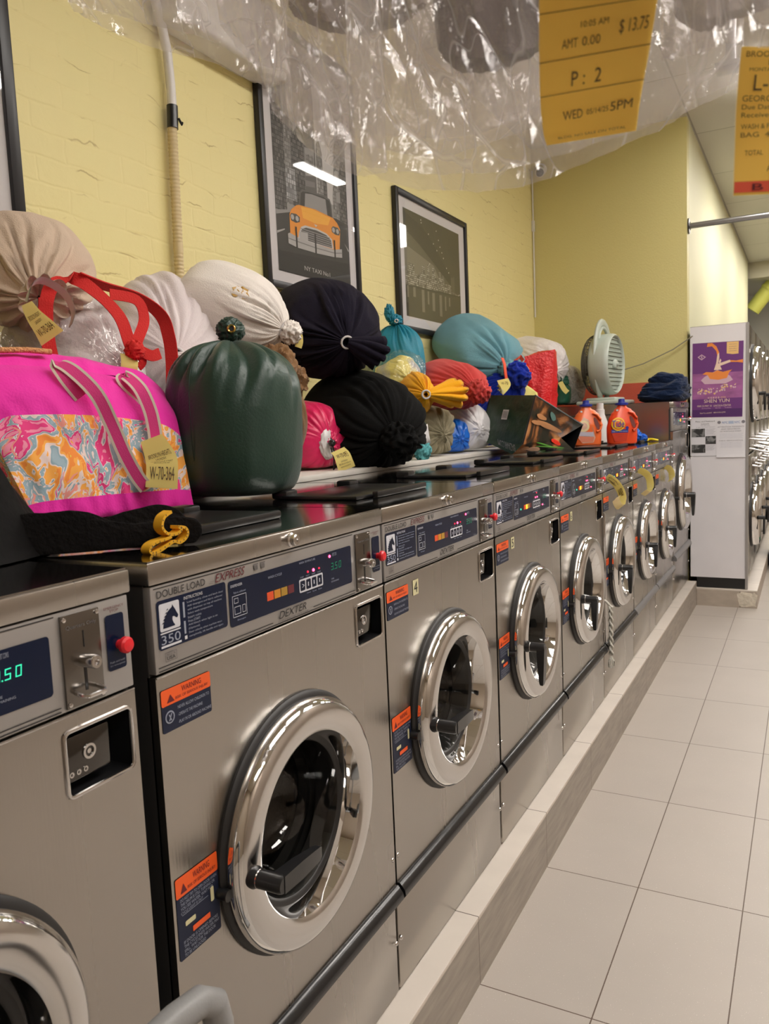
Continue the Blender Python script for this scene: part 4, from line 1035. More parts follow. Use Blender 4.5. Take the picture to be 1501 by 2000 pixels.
sack('laundry_bag', 'amber yellow cotton sack with flared neck under the salmon one', (-.86, 1.93, 1.545), (-.665, 1.685, 1.532), .085, .105, .10, yellow_f,
     knot='flare', kr=.085, klen=.19, kdir=(.28, .95, .02), tie=cord_w, tie_r=.017, pleats=12, pa=.30, rn=.12, wr=.009, seed=1.9, flat=.8)
sack('laundry_bag', 'khaki canvas bag with folded end on the white board beside the black sack', (-.79, 1.92, 1.372), (-.68, 1.865, 1.36), .115, .125, .15, olive_f, zmin=HT + .021,
     knot=None, pleats=9, pa=.22, rn=.45, wr=.014, wf=5, seed=6.6, pw=.5, q=4.5, q2=.45)
sack('laundry_bag', 'small blue plastic bag squeezed between the khaki and white bags', (-.77, 2.20, 1.335), (-.70, 2.13, 1.33), .075, .085, .09, blue_p, zmin=HT + .021,
     knot=None, pleats=7, pa=.3, rn=.35, wr=.014, wf=9, seed=7.1, pw=.6)
sack('laundry_bag', 'bulging white plastic bag on the board left of the green shopping bag', (-.80, 2.41, 1.375), (-.68, 2.32, 1.37), .135, .130, .15, white_p, zmin=HT + .021,
     knot=None, pleats=8, pa=.18, rn=.40, wr=.012, wf=8, seed=8.8, pw=.6)
sack('laundry_bag', 'royal blue jersey sack with round knot under the pale blue mesh bag', (-.86, 2.90, 1.455), (-.65, 2.77, 1.62), .18, .18, .16, royal_f, zmin=HT + .021,
     knot='bun', kr=.066, pleats=16, pa=.28, rn=.26, wr=.008, seed=5.7, pw=.6, twist=6)
sack('laundry_bag', 'orange cotton bag knot poking out beside the royal blue sack', (-.95, 3.42, 1.62), (-.83, 3.40, 1.69), .11, .11, .12, orange_f,
     knot='bun', kr=.045, pleats=9, pa=.3, rn=.3, wr=.008, seed=2.7)
sack('laundry_bag', 'large white quilt in a plastic bag in the corner behind the red bag', (-.93, 4.10, 1.81), (-.77, 3.98, 1.74), .20, .165, .20, comf_white,
     knot=None, pleats=14, pa=.16, rn=.45, wr=.012, wf=6, seed=4.9, pw=.6, q=3.4)
sack('laundry_bag', 'small green nylon sack with yellow ticket beside the fan', (-.78, 4.12, 1.585), (-.775, 4.10, 1.665), .085, .085, .10, green_s, zmin=1.492,
     knot='flare', kr=.05, klen=.06, kdir=(.8, -.2, .3), tie=cord_w, tie_r=.016, pleats=11, pa=.3, rn=.15, wr=.006, seed=1.4)
leafy = photo_print('leaf_line_print', [(0.0, (.62, .59, .53)), (.48, (.62, .59, .53)), (.5, (.18, .17, .14)), (.52, (.60, .57, .52)), (1.0, (.66, .63, .57))], 9, (1, 1, 1), 3.0, .4)
sack('laundry_bag', 'off-white leaf-patterned bedding in a clear bag left of the fan', (-.76, 4.36, 1.635), (-.70, 4.25, 1.62), .115, .145, .13, leafy, zmin=1.492,
     knot=None, pleats=9, pa=.18, rn=.4, wr=.012, wf=8, seed=9.2, pw=.55)
# red woven plastic bag : upright flat-sided, open top, closed gusset
def slab(name, label, cat, front, back, m, group=None, n=14, wr=.006, sd=1.0):
    """soft panel body between two quads given as corner lists (bl, br, tr, tl)"""
    base = tuple(sum((Vector(p) for p in front + back), Vector()) / 8); zb = min(p[2] for p in front + back)
    t = thing(name, label, cat, (base[0], base[1], zb), group)
    def bil(Q, u, v):
        a, b, c, d = [Vector(p) for p in Q]; return (a.lerp(b, u)).lerp(d.lerp(c, u), v)
    mb = MB(m)
    def pan(Q, bul):
        P = []; cen = sum((Vector(p) for p in front + back), Vector()) / 8
        for i in range(n + 1):
            row = []
            for j in range(n + 1):
                u, v = j / n, i / n; p = bil(Q, u, v); o = (bil(Q, .5, .5) - cen).normalized()
                e = 16 * u * (1 - u) * v * (1 - v); p = p + o * (bul * e + wr * e * (1 - 2.5 * abs(noise.noise(p * 9 + Vector((sd, 0, 0))))))
                row.append(p)
            P.append(row)
        mb.grid(P)
    f, k = front, back
    pan(f, .02); pan([k[1], k[0], k[3], k[2]], .02); pan([f[1], k[1], k[2], f[2]], .01); pan([k[0], f[0], f[3], k[3]], .01); pan([f[3], f[2], k[2], k[3]], .0); pan([k[0], k[1], f[1], f[0]], 0)
    mb.build('body', t, angle=60)
    return t
slab('woven_bag', 'glossy red woven plastic bag standing between the blue sack and the white quilt', 'bag',
     [(-.74, 3.42, 1.265), (-.66, 3.45, 1.265), (-.620, 3.50, 1.832), (-.808, 3.40, 1.790)], [(-.80, 3.60, 1.265), (-.68, 3.62, 1.265), (-.66, 3.68, 1.83), (-.85, 3.6, 1.79)], red_p, 'laundry bags piled on the washers', wr=.022)
slab('folded_sheet', 'pale yellow folded sheet showing below the royal blue knot', 'sheet', [(-.78, 2.98, 1.40), (-.58, 3.0, 1.40), (-.60, 3.02, 1.56), (-.70, 3.0, 1.63)], [(-.80, 3.08, 1.40), (-.62, 3.10, 1.40), (-.62, 3.12, 1.56), (-.72, 3.10, 1.62)], fabric('pale_yellow_cotton', (.75, .66, .22)), wr=.01)
q = MB(mat('teal_towel', (.12, .42, .45), .9, bump=.5, bscale=200)); crumple((-.66, 1.62, 1.30), .045, .35, 2.2, 3.0, (.7, 1, 1.0), mb=q); crumple((-.69, 1.66, 1.375), .042, .35, 2.2, 5.0, (.7, 1, 1.1), mb=q)
tag(q.build('towel', angle=180), 'pale teal towel squeezed between the black sack and the khaki bag', 'towel')
q = MB(white_p); q.grid([[(-.53, 1.33 + .022 * j + .008 * i, 1.405 - .024 * i + .006 * math.sin(3 * j + i)) for j in range(4)] for i in range(4)]); tag(q.build('care_label', solid=.001), 'white cloth label hanging from the black sack knot', 'label')

# plastic-wrapped comforters -----------------------------------------
def wrapped(label, C, K, Rh, Rv, Lb, inner, zmin=None, film_m=None, **kw):
    t = thing('wrapped_bedding', label, 'bedding', (C[0], C[1], zmin if zmin else C[2] - Rv), 'clear-wrapped bedding')
    P, _ = sack_geo(C, K, Rh, Rv, Lb, zmin=zmin, grow=-.016, wr=.020, wf=7, fold=.035, pleats=6, pa=.1, rn=kw.get('rn', .5), seed=kw.get('seed', 1), pw=kw.get('pw', .55), q=3.5, q2=.5)
    mb = MB(inner); mb.grid(P, cv=True); mb.f.append(tuple(range(len(P[0])))); mb.m.append(0); e = len(P) - 1; mb.f.append(tuple(e * len(P[0]) + j for j in range(len(P[0])))[::-1]); mb.m.append(0); mb.build('comforter', t, angle=180)
    P, _ = sack_geo(C, K, Rh, Rv, Lb, zmin=zmin, grow=.006, wr=.010, wf=13, pleats=20, pa=.12, rn=kw.get('rn', .5), seed=kw.get('seed', 1) + 3, pw=kw.get('pw', .55), q=3.5, q2=.5)
    mb = MB(film_m or film); mb.grid(P, cv=True); mb.f.append(tuple(range(len(P[0])))); mb.m.append(0); e = len(P) - 1; mb.f.append(tuple(e * len(P[0]) + j for j in range(len(P[0])))[::-1]); mb.m.append(0); mb.build('plastic_wrap', t, angle=180)
    return t
wrapped('beige comforter in clear plastic at the left edge under the linen sack', (-.92, -.27, 1.49), (-.78, -.31, 1.52), .145, .245, .13, comf_beige, zmin=HT + .021, seed=1.5)
t = wrapped('white comforter in clear plastic bound with red straps behind the pink tote', (-.93, .055, 1.515), (-.74, .07, 1.53), .150, .262, .11, comf_white, zmin=HT + .021, seed=2.5, pw=.45)
q = MB(mat('red_cotton_strap', (.62, .015, .012), .8, bump=.3, bscale=300)); 
q.ribbon(smooth([(-.74, -.155, 1.70), (-.735, -.135, 1.75), (-.73, -.08, 1.775), (-.71, -.03, 1.745), (-.67, -.005, 1.69), (-.655, .005, 1.63), (-.652, .010, 1.61)]), (.35, .9, .2), .030, .003)
q.ribbon(smooth([(-.70, .00, 1.745), (-.675, .06, 1.735), (-.665, .07, 1.69), (-.655, .035, 1.64), (-.652, .015, 1.612)]), (.3, .9, .25), .026, .003)
q.ribbon(smooth([(-.73, -.07, 1.782), (-.73, .0, 1.77), (-.72, .10, 1.755), (-.705, .17, 1.715), (-.700, .19, 1.66), (-.70, .195, 1.60), (-.70, .19, 1.54)]), (.9, .25, .2), .035, .003)
q.ribbon(smooth([(-.735, -.155, 1.72), (-.735, -.16, 1.66), (-.735, -.155, 1.60), (-.735, -.14, 1.56)]), (.3, .9, .1), .032, .003)
crumple((-.646, .012, 1.610), .022, .3, 2.5, 2.0, mb=q, nu=20, nv=28, swirl=.2); q.ribbon(smooth([(-.640, .02, 1.61), (-.63, .05, 1.598), (-.628, .075, 1.605)]), (0, .1, 1), .026, .006); q.ribbon(smooth([(-.642, .015, 1.605), (-.64, .03, 1.585), (-.645, .02, 1.57)]), (0, 1, .1), .022, .004)
q.build('red_strap', t, angle=50)
wrapped('clear plastic bag with yellow stripes inside behind the amber sack', (-.93, 1.93, 1.63), (-.82, 1.83, 1.62), .115, .115, .12, photo_print('striped_grey_yellow', [(0.0, (.30, .32, .34)), (.45, (.42, .42, .42)), (.5, (.78, .68, .20)), (.6, (.78, .70, .25)), (1.0, (.30, .33, .36))], 5, (1, .4, 1), .4), seed=3.5)

# pink floral tote on the third washer -------------------------------
tote_t = thing('tote_bag', 'bright pink tote bag with coral floral print, straps hanging down its front', 'tote bag', (-.62, -.20, HT + .001))
F_BL, F_BR, F_TR, F_TL = Vector((-.535, -.385, HT + .004)), Vector((-.478, -.012, HT + .004)), Vector((-.535, .012, 1.500)), Vector((-.60, -.46, 1.545))
back = Vector((-.13, .06, .010))
def tote_pt(u, v, side=0.0):
    p = F_BL.lerp(F_BR, u).lerp(F_TL.lerp(F_TR, u), v); n_ = Vector((.80, -.60, 0))
    e = (4 * u * (1 - u)) ** .6 * (4 * v * (1 - v)) ** .5
    top = max(0, v - .80) / .20
    p = p + n_ * (.022 * e + .008 * noise.noise(Vector((u * 6, v * 5, 1))) * e + .006 * (1 - 2 * abs(noise.noise(Vector((u * 9, v * 3, 4)))))) - n_ * .055 * top ** 2
    p.z += .020 * math.sin(PI * min(1, max(0, u))) * v + .010 * top - (.035 * max(0, (.12 - u) / .12) ** 2 + .03 * max(0, (u - .86) / .14) ** 2) * v
    return p
tm = MB(mat('hot_pink_canvas', (.88, .012, .40), .75, bump=.15, bscale=200, sheen=.2))
fl = floral('coral_floral_print')
U = [-.0 + k / 60 for k in range(61)]
def band(v0, v1, n, m, off=0.0): tm.grid([[tote_pt(u, v0 + (v1 - v0) * k / n) + Vector((.8, -.6, 0)) * off for u in U] for k in range(n + 1)], m)
band(0, .15, 8, 0, .0); band(.15, .70, 30, fl); band(.70, 1.0, 16, 0)
# sides, top and back
bk = lambda u, v: tote_pt(u, v) + back * (1.0 - .35 * max(0, v - .5) * 2)
for uu, sgn in ((0, 1), (1, -1)):
    P = []
    for k in range(41):
        v = k / 40; P.append([tote_pt(uu, v).lerp(bk(uu, v), j / 12) + Vector((.1, .35 * (1 if uu else -1), 0)) * .05 * math.sin(PI * j / 12) * (1 - v * .6) for j in range(13)])
    for (a, b, mm) in ((0, 6, 0), (6, 28, fl), (28, 40, 0)): tm.grid(P[a:b + 1] if not uu else [r[::-1] for r in P[a:b + 1]], mm)
tm.grid([[tote_pt(u, 1).lerp(bk(u, 1), j / 8) + Vector((0, 0, .03 * math.sin(PI * j / 8) + .008 * noise.noise(Vector((u * 8, j * .5, 2))))) for u in U] for j in range(9)], 0)
tm.grid([[bk(1 - u, v / 20) for u in U] for v in range(21)], 0)
tm.build('body', tote_t, angle=60)
# webbing straps with cream edges
wpink = mat('pink_webbing', (.86, .06, .30), .8, bump=.3, bscale=500, stretch=(1, 1, 1)); wcream = mat('cream_webbing', (.78, .68, .58), .8)
sN = Vector((.8, -.6, 0))
for pts in ([(.46, .82, .010), (.41, .93, .030), (.395, 1.0, .050), (.45, .97, .060), (.53, .84, .042), (.57, .64, .028), (.60, .43, .022), (.64, .27, .020), (.68, .18, .022)],
            [(.80, .86, .010), (.72, .97, .030), (.735, 1.0, .050), (.78, .93, .050), (.81, .80, .032), (.815, .66, .026), (.81, .55, .024), (.80, .46, .024)]):
    P = [Vector(tote_pt(u, min(1, v))) + sN * o + Vector((0, 0, max(0, v - .99) * .3)) for u, v, o in pts]; fine = []
    for i in range(len(P) - 1):
        p0, p1, p2, p3 = P[max(i - 1, 0)], P[i], P[i + 1], P[min(i + 2, len(P) - 1)]
        for k in range(6):
            u = k / 6; fine.append(.5 * ((2 * p1) + (p2 - p0) * u + (2 * p0 - 5 * p1 + 4 * p2 - p3) * u * u + (-p0 + 3 * p1 - 3 * p2 + p3) * u ** 3))
    fine.append(P[-1])
    s_ = MB(wpink); s_.ribbon(fine, (.55, .75, .25), .031, .0022, None, wcream, .0055); s_.build('strap', tote_t, angle=50)
s_ = MB(mat('braided_cord', (.75, .35, .15), .8, bump=1.0, bscale=150)); s_.tube([(-.66, -.44, 1.575), (-.64, -.38, 1.585), (-.63, -.30, 1.590), (-.62, -.25, 1.588)], .006); s_.build('top_cord', tote_t)

# tickets on bags
A = tote_pt(.815, .50) + sN * .034; Bm = tote_pt(.80, .34) + sN * .045; Cc = tote_pt(.765, .18) + sN * .048
ticket('yellow paper ticket W-70-364 on the straps of the pink floral tote', [A + Vector((-.01, -.01, .02)), A.lerp(Bm, .5), Bm, Cc], (.62, .78, .16), lambda u: .048 + .018 * min(1, u * 3), RECEIPT)
ticket('yellow paper ticket tied to the knot of the hot pink bag', [(-.690, .985, 1.330), (-.672, .983, 1.312), (-.660, .980, 1.285), (-.655, .985, 1.262)], (.7, .7, -.12), .062,
       [('W-70-093', .25, .45, .15, .85), ('LAUNDRY', .55, .62, .3, .7), ('BROOKLYN HEIGHTS', .66, .72, .15, .85), ('MONTAGUE ST', .78, .83, .2, .8)])
ticket('yellow paper ticket at the roped knot of the cream canvas sack', [(-.640, .690, 1.735), (-.632, .690, 1.71), (-.63, .693, 1.68), (-.635, .69, 1.66)], (.5, .6, .0), .022, [('W-70', .3, .6, .2, .8)])
ticket('yellow ticket rolled into a cone at the neck of the beige linen sack', [(-.665, -.262, 1.690), (-.655, -.255, 1.665), (-.640, -.245, 1.640), (-.628, -.236, 1.618)], (.72, .62, .2), lambda u: .022 + .034 * u, [('BROOKLYN HEIGHTS', .3, .4, .12, .88), ('LAUNDRY', .45, .52, .3, .7), ('W-70-364', .62, .8, .12, .88)])
ticket('yellow paper ticket curled on the orange-red strap of the mesh bag', [(-.600, 2.47, 1.615), (-.590, 2.46, 1.600), (-.58, 2.44, 1.585), (-.585, 2.41, 1.565), (-.60, 2.40, 1.56)], (.75, .60, .2), .060, [('W-70', .25, .5, .25, .8)])
ticket('yellow paper ticket hanging on the small green sack by the fan', [(-.735, 4.02, 1.655), (-.72, 4.01, 1.630), (-.70, 4.0, 1.60), (-.68, 4.0, 1.58)], (.6, .5, .5), .035)
ticket('yellow paper ticket under the red strap knot of the white comforter', [(-.655, .00, 1.600), (-.648, -.005, 1.585), (-.645, -.01, 1.57), (-.65, -.01, 1.55)], (.4, .9, -.1), .040)
ticket('white paper collar around the neck of the beige linen sack', [(-.70, -.235, 1.70), (-.69, -.225, 1.735), (-.70, -.185, 1.750), (-.69, -.145, 1.730), (-.675, -.135, 1.69), (-.67, -.15, 1.655)], (.8, -.3, .3), .026, m='white_board', group=None)
for lb, pth in (('yellow ticket curling off the control panel of the washer right of number 6', [(.004, 2.045, 1.150), (.020, 2.075, 1.135), (.035, 2.12, 1.105), (.045, 2.15, 1.070), (.050, 2.15, 1.035), (.055, 2.11, 1.015), (.050, 2.07, 1.020), (.04, 2.065, 1.045), (.045, 2.09, 1.06)]),
                ('yellow ticket curling off the washer under the detergent bottles', [(.004, 2.76, 1.128), (.022, 2.80, 1.118), (.04, 2.85, 1.09), (.045, 2.875, 1.05), (.045, 2.86, 1.015), (.045, 2.80, 1.005), (.035, 2.74, 1.02)]),
                ('pale ticket curling off the washer beside the tall one', [(.004, 3.62, 1.09), (.02, 3.66, 1.08), (.03, 3.70, 1.05), (.03, 3.71, 1.02), (.025, 3.68, 1.0)])):
    ticket(lb, pth, (.55, .0, .45), .034 if '6' in lb else .036, [('W-70-1', .05, .25, .2, .8), ('LAUNDRY', .3, .42, .2, .8)] if '6' in lb else (), m='yellow_tag_pale', group='tickets curling off the washers')

# black cloth with tape trim, dark bag on the left -----------------------
bl = fabric('black_fleece', (.010, .009, .009), .95, bump=.5, bscale=120, sheen=.08)
mb = MB(bl); P = []
for i in range(56):
    u = i / 55; row = []
    cx = Vector((-.200 + .125 * u, -.650 + .085 * u, 0)); wd = .074 * (1 - .25 * u); 
    for j in range(72):
        th = 2 * PI * j / 72; c, s_ = math.cos(th), math.sin(th)
        n0 = noise.noise(Vector((c * 1.2, s_ * 1.2, u * 3.0))); rr = 1 + .25 * n0 + .12 * noise.noise(Vector((c * 3, s_ * 3, u * 7)))
        end = min(1, (u / .06)) ** .5 * min(1, (1 - u) / .08) ** .5
        x = cx.x + c * wd * rr * end * .8; y = cx.y + c * wd * rr * end * .7 ; z = HT + .002 + max(0.0, .022 + s_ * (.026 + .008 * math.sin(9 * u) + .006 * n0) * rr * end)
        row.append((x, y + .05 * u, z))
    P.append(row)
mb.grid(P, cv=True); tag(mb.build('folded_garment', angle=180), 'black fleece garment lying along the front edge of the washer lid beside the yellow tape', 'garment')
tp = mat('yellow_tape_fabric', (.80, .42, .015), .6); 
pl = [(330, 1003), (316, 1012), (312, 1030), (318, 1043), (330, 1052), (345, 1052), (352, 1044), (345, 1038), (360, 1043), (366, 1055), (362, 1066), (350, 1073), (338, 1068), (325, 1074), (310, 1082), (297, 1085), (290, 1078), (293, 1068), (305, 1062), (320, 1060), (334, 1056)]
PT = []
for (px, py) in pl:
    # the tape stands on edge on the lid: its curve lies in the sloping face of the folded cloth
    PT.append(Vector((-.05 + .00004 * (px - 320), -.590 + (px - 290) / 1352 * 1.30 - (py - 1040) / 1352 * .15, 1.296 - (py - 1003) / 1352 * .90)))
fine = []
for i in range(len(PT) - 1):
    p0, p1, p2, p3 = PT[max(i - 1, 0)], PT[i], PT[i + 1], PT[min(i + 2, len(PT) - 1)]
    for k in range(5):
        u = k / 5; fine.append(.5 * ((2 * p1) + (p2 - p0) * u + (2 * p0 - 5 * p1 + 4 * p2 - p3) * u * u + (-p0 + 3 * p1 - 3 * p2 + p3) * u ** 3))
tt = thing('tape_measure', 'yellow cloth tape measure snaking over the end of the black garment', 'tape measure', (-.05, -.53, HT + .002))
mb = MB(tp); mb.ribbon(fine, (1, 0, 0), .016, .0042); mb.build('tape', tt, angle=60)
mb = MB(M['black_ink'])
for k in range(4, len(fine) - 4, 3):
    p = fine[k]; d = (fine[k + 1] - fine[k - 1]).normalized(); s_ = Vector((1, 0, 0)); n_ = d.cross(s_).normalized(); o = p + s_ * .0083
    mb.poly([o + d * .0006 + n_ * .0022, o + d * .0006 - n_ * .0006, o - d * .0006 - n_ * .0006, o - d * .0006 + n_ * .0022])
mb.build('scale_marks', tt, smooth=False)
db = thing('tote_bag', 'slumped charcoal bag at the left edge on the nearest washer', 'tote bag', (-.33, -.86, HT + .001)); mb = MB(mat('charcoal_nylon', (.006, .0055, .0055), .7, bump=.3, bscale=60, spec=.12)); P = []
for i in range(30):
    v = i / 29; row = []
    for j in range(80):
        th = 2 * PI * j / 80; c, s_ = math.cos(th), math.sin(th); ww = (1 - .93 * v ** .9)
        nn = 1 + .10 * noise.noise(Vector((c * 1.5, s_ * 1.5, v * 2))) + .05 * (1 - 2 * abs(noise.noise(Vector((c * 2.5, s_ * 2.5, v * 2 + 5)))))
        row.append((-.31 + .06 * v + .13 * c * ww * nn, -.76 + .20 * s_ * ww * nn + .06 * v, HT + .002 + .165 * v))
    P.append(row)
mb.grid(P, cv=True); mb.f.append(tuple(range(29 * 80, 30 * 80))); mb.m.append(0); mb.build('body', db, angle=180)

# printed shopping bag --------------------------------------------------
gm = mat('dark_green_woven_plastic', (.020, .045, .024), .4, bump=.3, bscale=50, var=.25, vscale=12)
veg = photo_print('vegetable_photo_print', [(0.0, (.010, .012, .008)), (.44, (.02, .02, .012)), (.50, (.10, .035, .01)), (.56, (.45, .17, .05)), (.66, (.62, .30, .12)), (1.0, (.10, .12, .02))], 7, (1, 1, 1), .8, .3)
sb = thing('shopping_bag', 'dark green reusable shopping bag lying on its side, vegetable print and upside-down BAZAAR.COM', 'shopping bag', (-.45, 2.40, HT + .001))
mb = MB(gm)
def quad(Q, m, n=10, wr=.006, sd=0.0):
    a, b, c, d = [Vector(p) for p in Q]; nn = (b - a).cross(d - a).normalized()
    mb.grid([[(a.lerp(b, j / n)).lerp(d.lerp(c, j / n), i / n) + nn * wr * noise.noise(Vector((j * .45, i * .45, sd))) * 16 * (i / n) * (1 - i / n) * (j / n) * (1 - j / n) for j in range(n + 1)] for i in range(n + 1)], m)
Ap, Bp, Cp, Dp, D0 = (-.65, 2.42, 1.538), (-.38, 2.30, 1.521), (-.432, 2.25, 1.291), (-.704, 2.40, 1.319), (-.484, 2.25, 1.2455)
quad([Dp, Cp, Bp, Ap], None, 14, .010, 1); mb.poly([Dp, D0, Cp])
TIP = (-.243, 2.65, 1.369); IN = (-.33, 2.55, 1.31); BT = (-.285, 2.62, 1.245)
quad([IN, TIP, Bp, (-.405, 2.275, 1.41)], veg, 12, .006, 2)
quad([Cp, IN, (-.405, 2.275, 1.41), (-.405, 2.275, 1.411)], veg, 8, .004, 3); quad([D0, BT, IN, Cp], veg, 10, .008, 4)
quad([Ap, Bp, TIP, (-.50, 2.80, 1.42)], gm, 10, .006, 5); quad([Dp, Ap, (-.50, 2.80, 1.42), (-.58, 2.85, 1.27)], gm, 8, .004, 6); quad([(-.58, 2.85, 1.27), BT, TIP, (-.50, 2.80, 1.42)], M['black'], 8, .004, 7)
mb.tube([Bp, Cp], .004, 'black', 6); mb.tube([Bp, TIP], .0035, 'black', 6); mb.tube([Ap, Dp], .003, 'black', 6)
mb.build('body', sb, angle=50)
def on(Q, off=.0025):
    a, b, c, d = [Vector(p) for p in Q]; nn = (b - a).cross(d - a).normalized()
    return lambda u, v: (a.lerp(b, u)).lerp(d.lerp(c, u), v) + nn * off
mb = MB(mat('barcode_white', (.6, .6, .56), .5)); f = on([Dp, Cp, Bp, Ap], .016); 
mb.poly([f(.44, .47), f(.57, .47), f(.57, .68), f(.44, .68)]); f2 = on([Dp, Cp, Bp, Ap], .0168)
for k in range(12): mb.poly([f2(.455 + k * .009, .50), f2(.459 + k * .009, .50), f2(.459 + k * .009, .65), f2(.455 + k * .009, .65)], 'grey_ink')
mb.build('barcode', sb, smooth=False)
mb = MB(M['white_ink']); a, b = Vector((-.585, 2.33, 1.297)), Vector((-.470, 2.245, 1.270)); u_ = Vector((0, -.012, .036))
mb.text('BAZAAR.COM', 0, 1, 0, 1, lambda s_, t_: b.lerp(a, s_) + Vector((.006, -.010, .004)) - u_ * (t_ - .5), 'white_plastic'); mb.build('lettering', sb, smooth=False)
mb = MB(M['black']); g = on([IN, TIP, Bp, (-.405, 2.275, 1.41)], .006)
pot = mat('potato_print', (.62, .29, .12), .4); grn = mat('pepper_print', (.10, .32, .04), .3); red_ = mat('tomato_print', (.75, .03, .01), .3); tl = mat('teal_print', (.12, .25, .22), .4); lf = mat('leaf_print', (.05, .10, .03), .4); pale = mat('pale_root_print', (.68, .40, .25), .4)
def blob(c, ra, rb, rot, m, fn, off=0):
    pts = []
    for k in range(24):
        q = 2 * PI * k / 24; x, y = ra * math.cos(q) * (1 + .1 * math.sin(3 * q)), rb * math.sin(q); pts.append(fn(c[0] + x * math.cos(rot) - y * math.sin(rot), c[1] + x * math.sin(rot) + y * math.cos(rot)))
    mb.poly(pts, m)
blob((.16, .48), .12, .34, .2, pot, g); blob((.05, .78), .08, .18, .5, pot, g); blob((.35, .75), .10, .12, .2, pot, g); blob((.62, .55), .16, .06, .4, tl, g)
g = on([D0, BT, IN, Cp], .006)
blob((.30, .45), .12, .22, .3, pale, g); blob((.12, .60), .08, .20, .1, pot, g); blob((.52, .72), .05, .40, .5, grn, g); blob((.60, .50), .05, .35, .9, grn, g); blob((.80, .82), .07, .30, .1, red_, g); blob((.46, .15), .20, .10, .1, lf, g); blob((.70, .2), .15, .10, .1, lf, g)
mb.build('vegetable_print', sb, smooth=False)

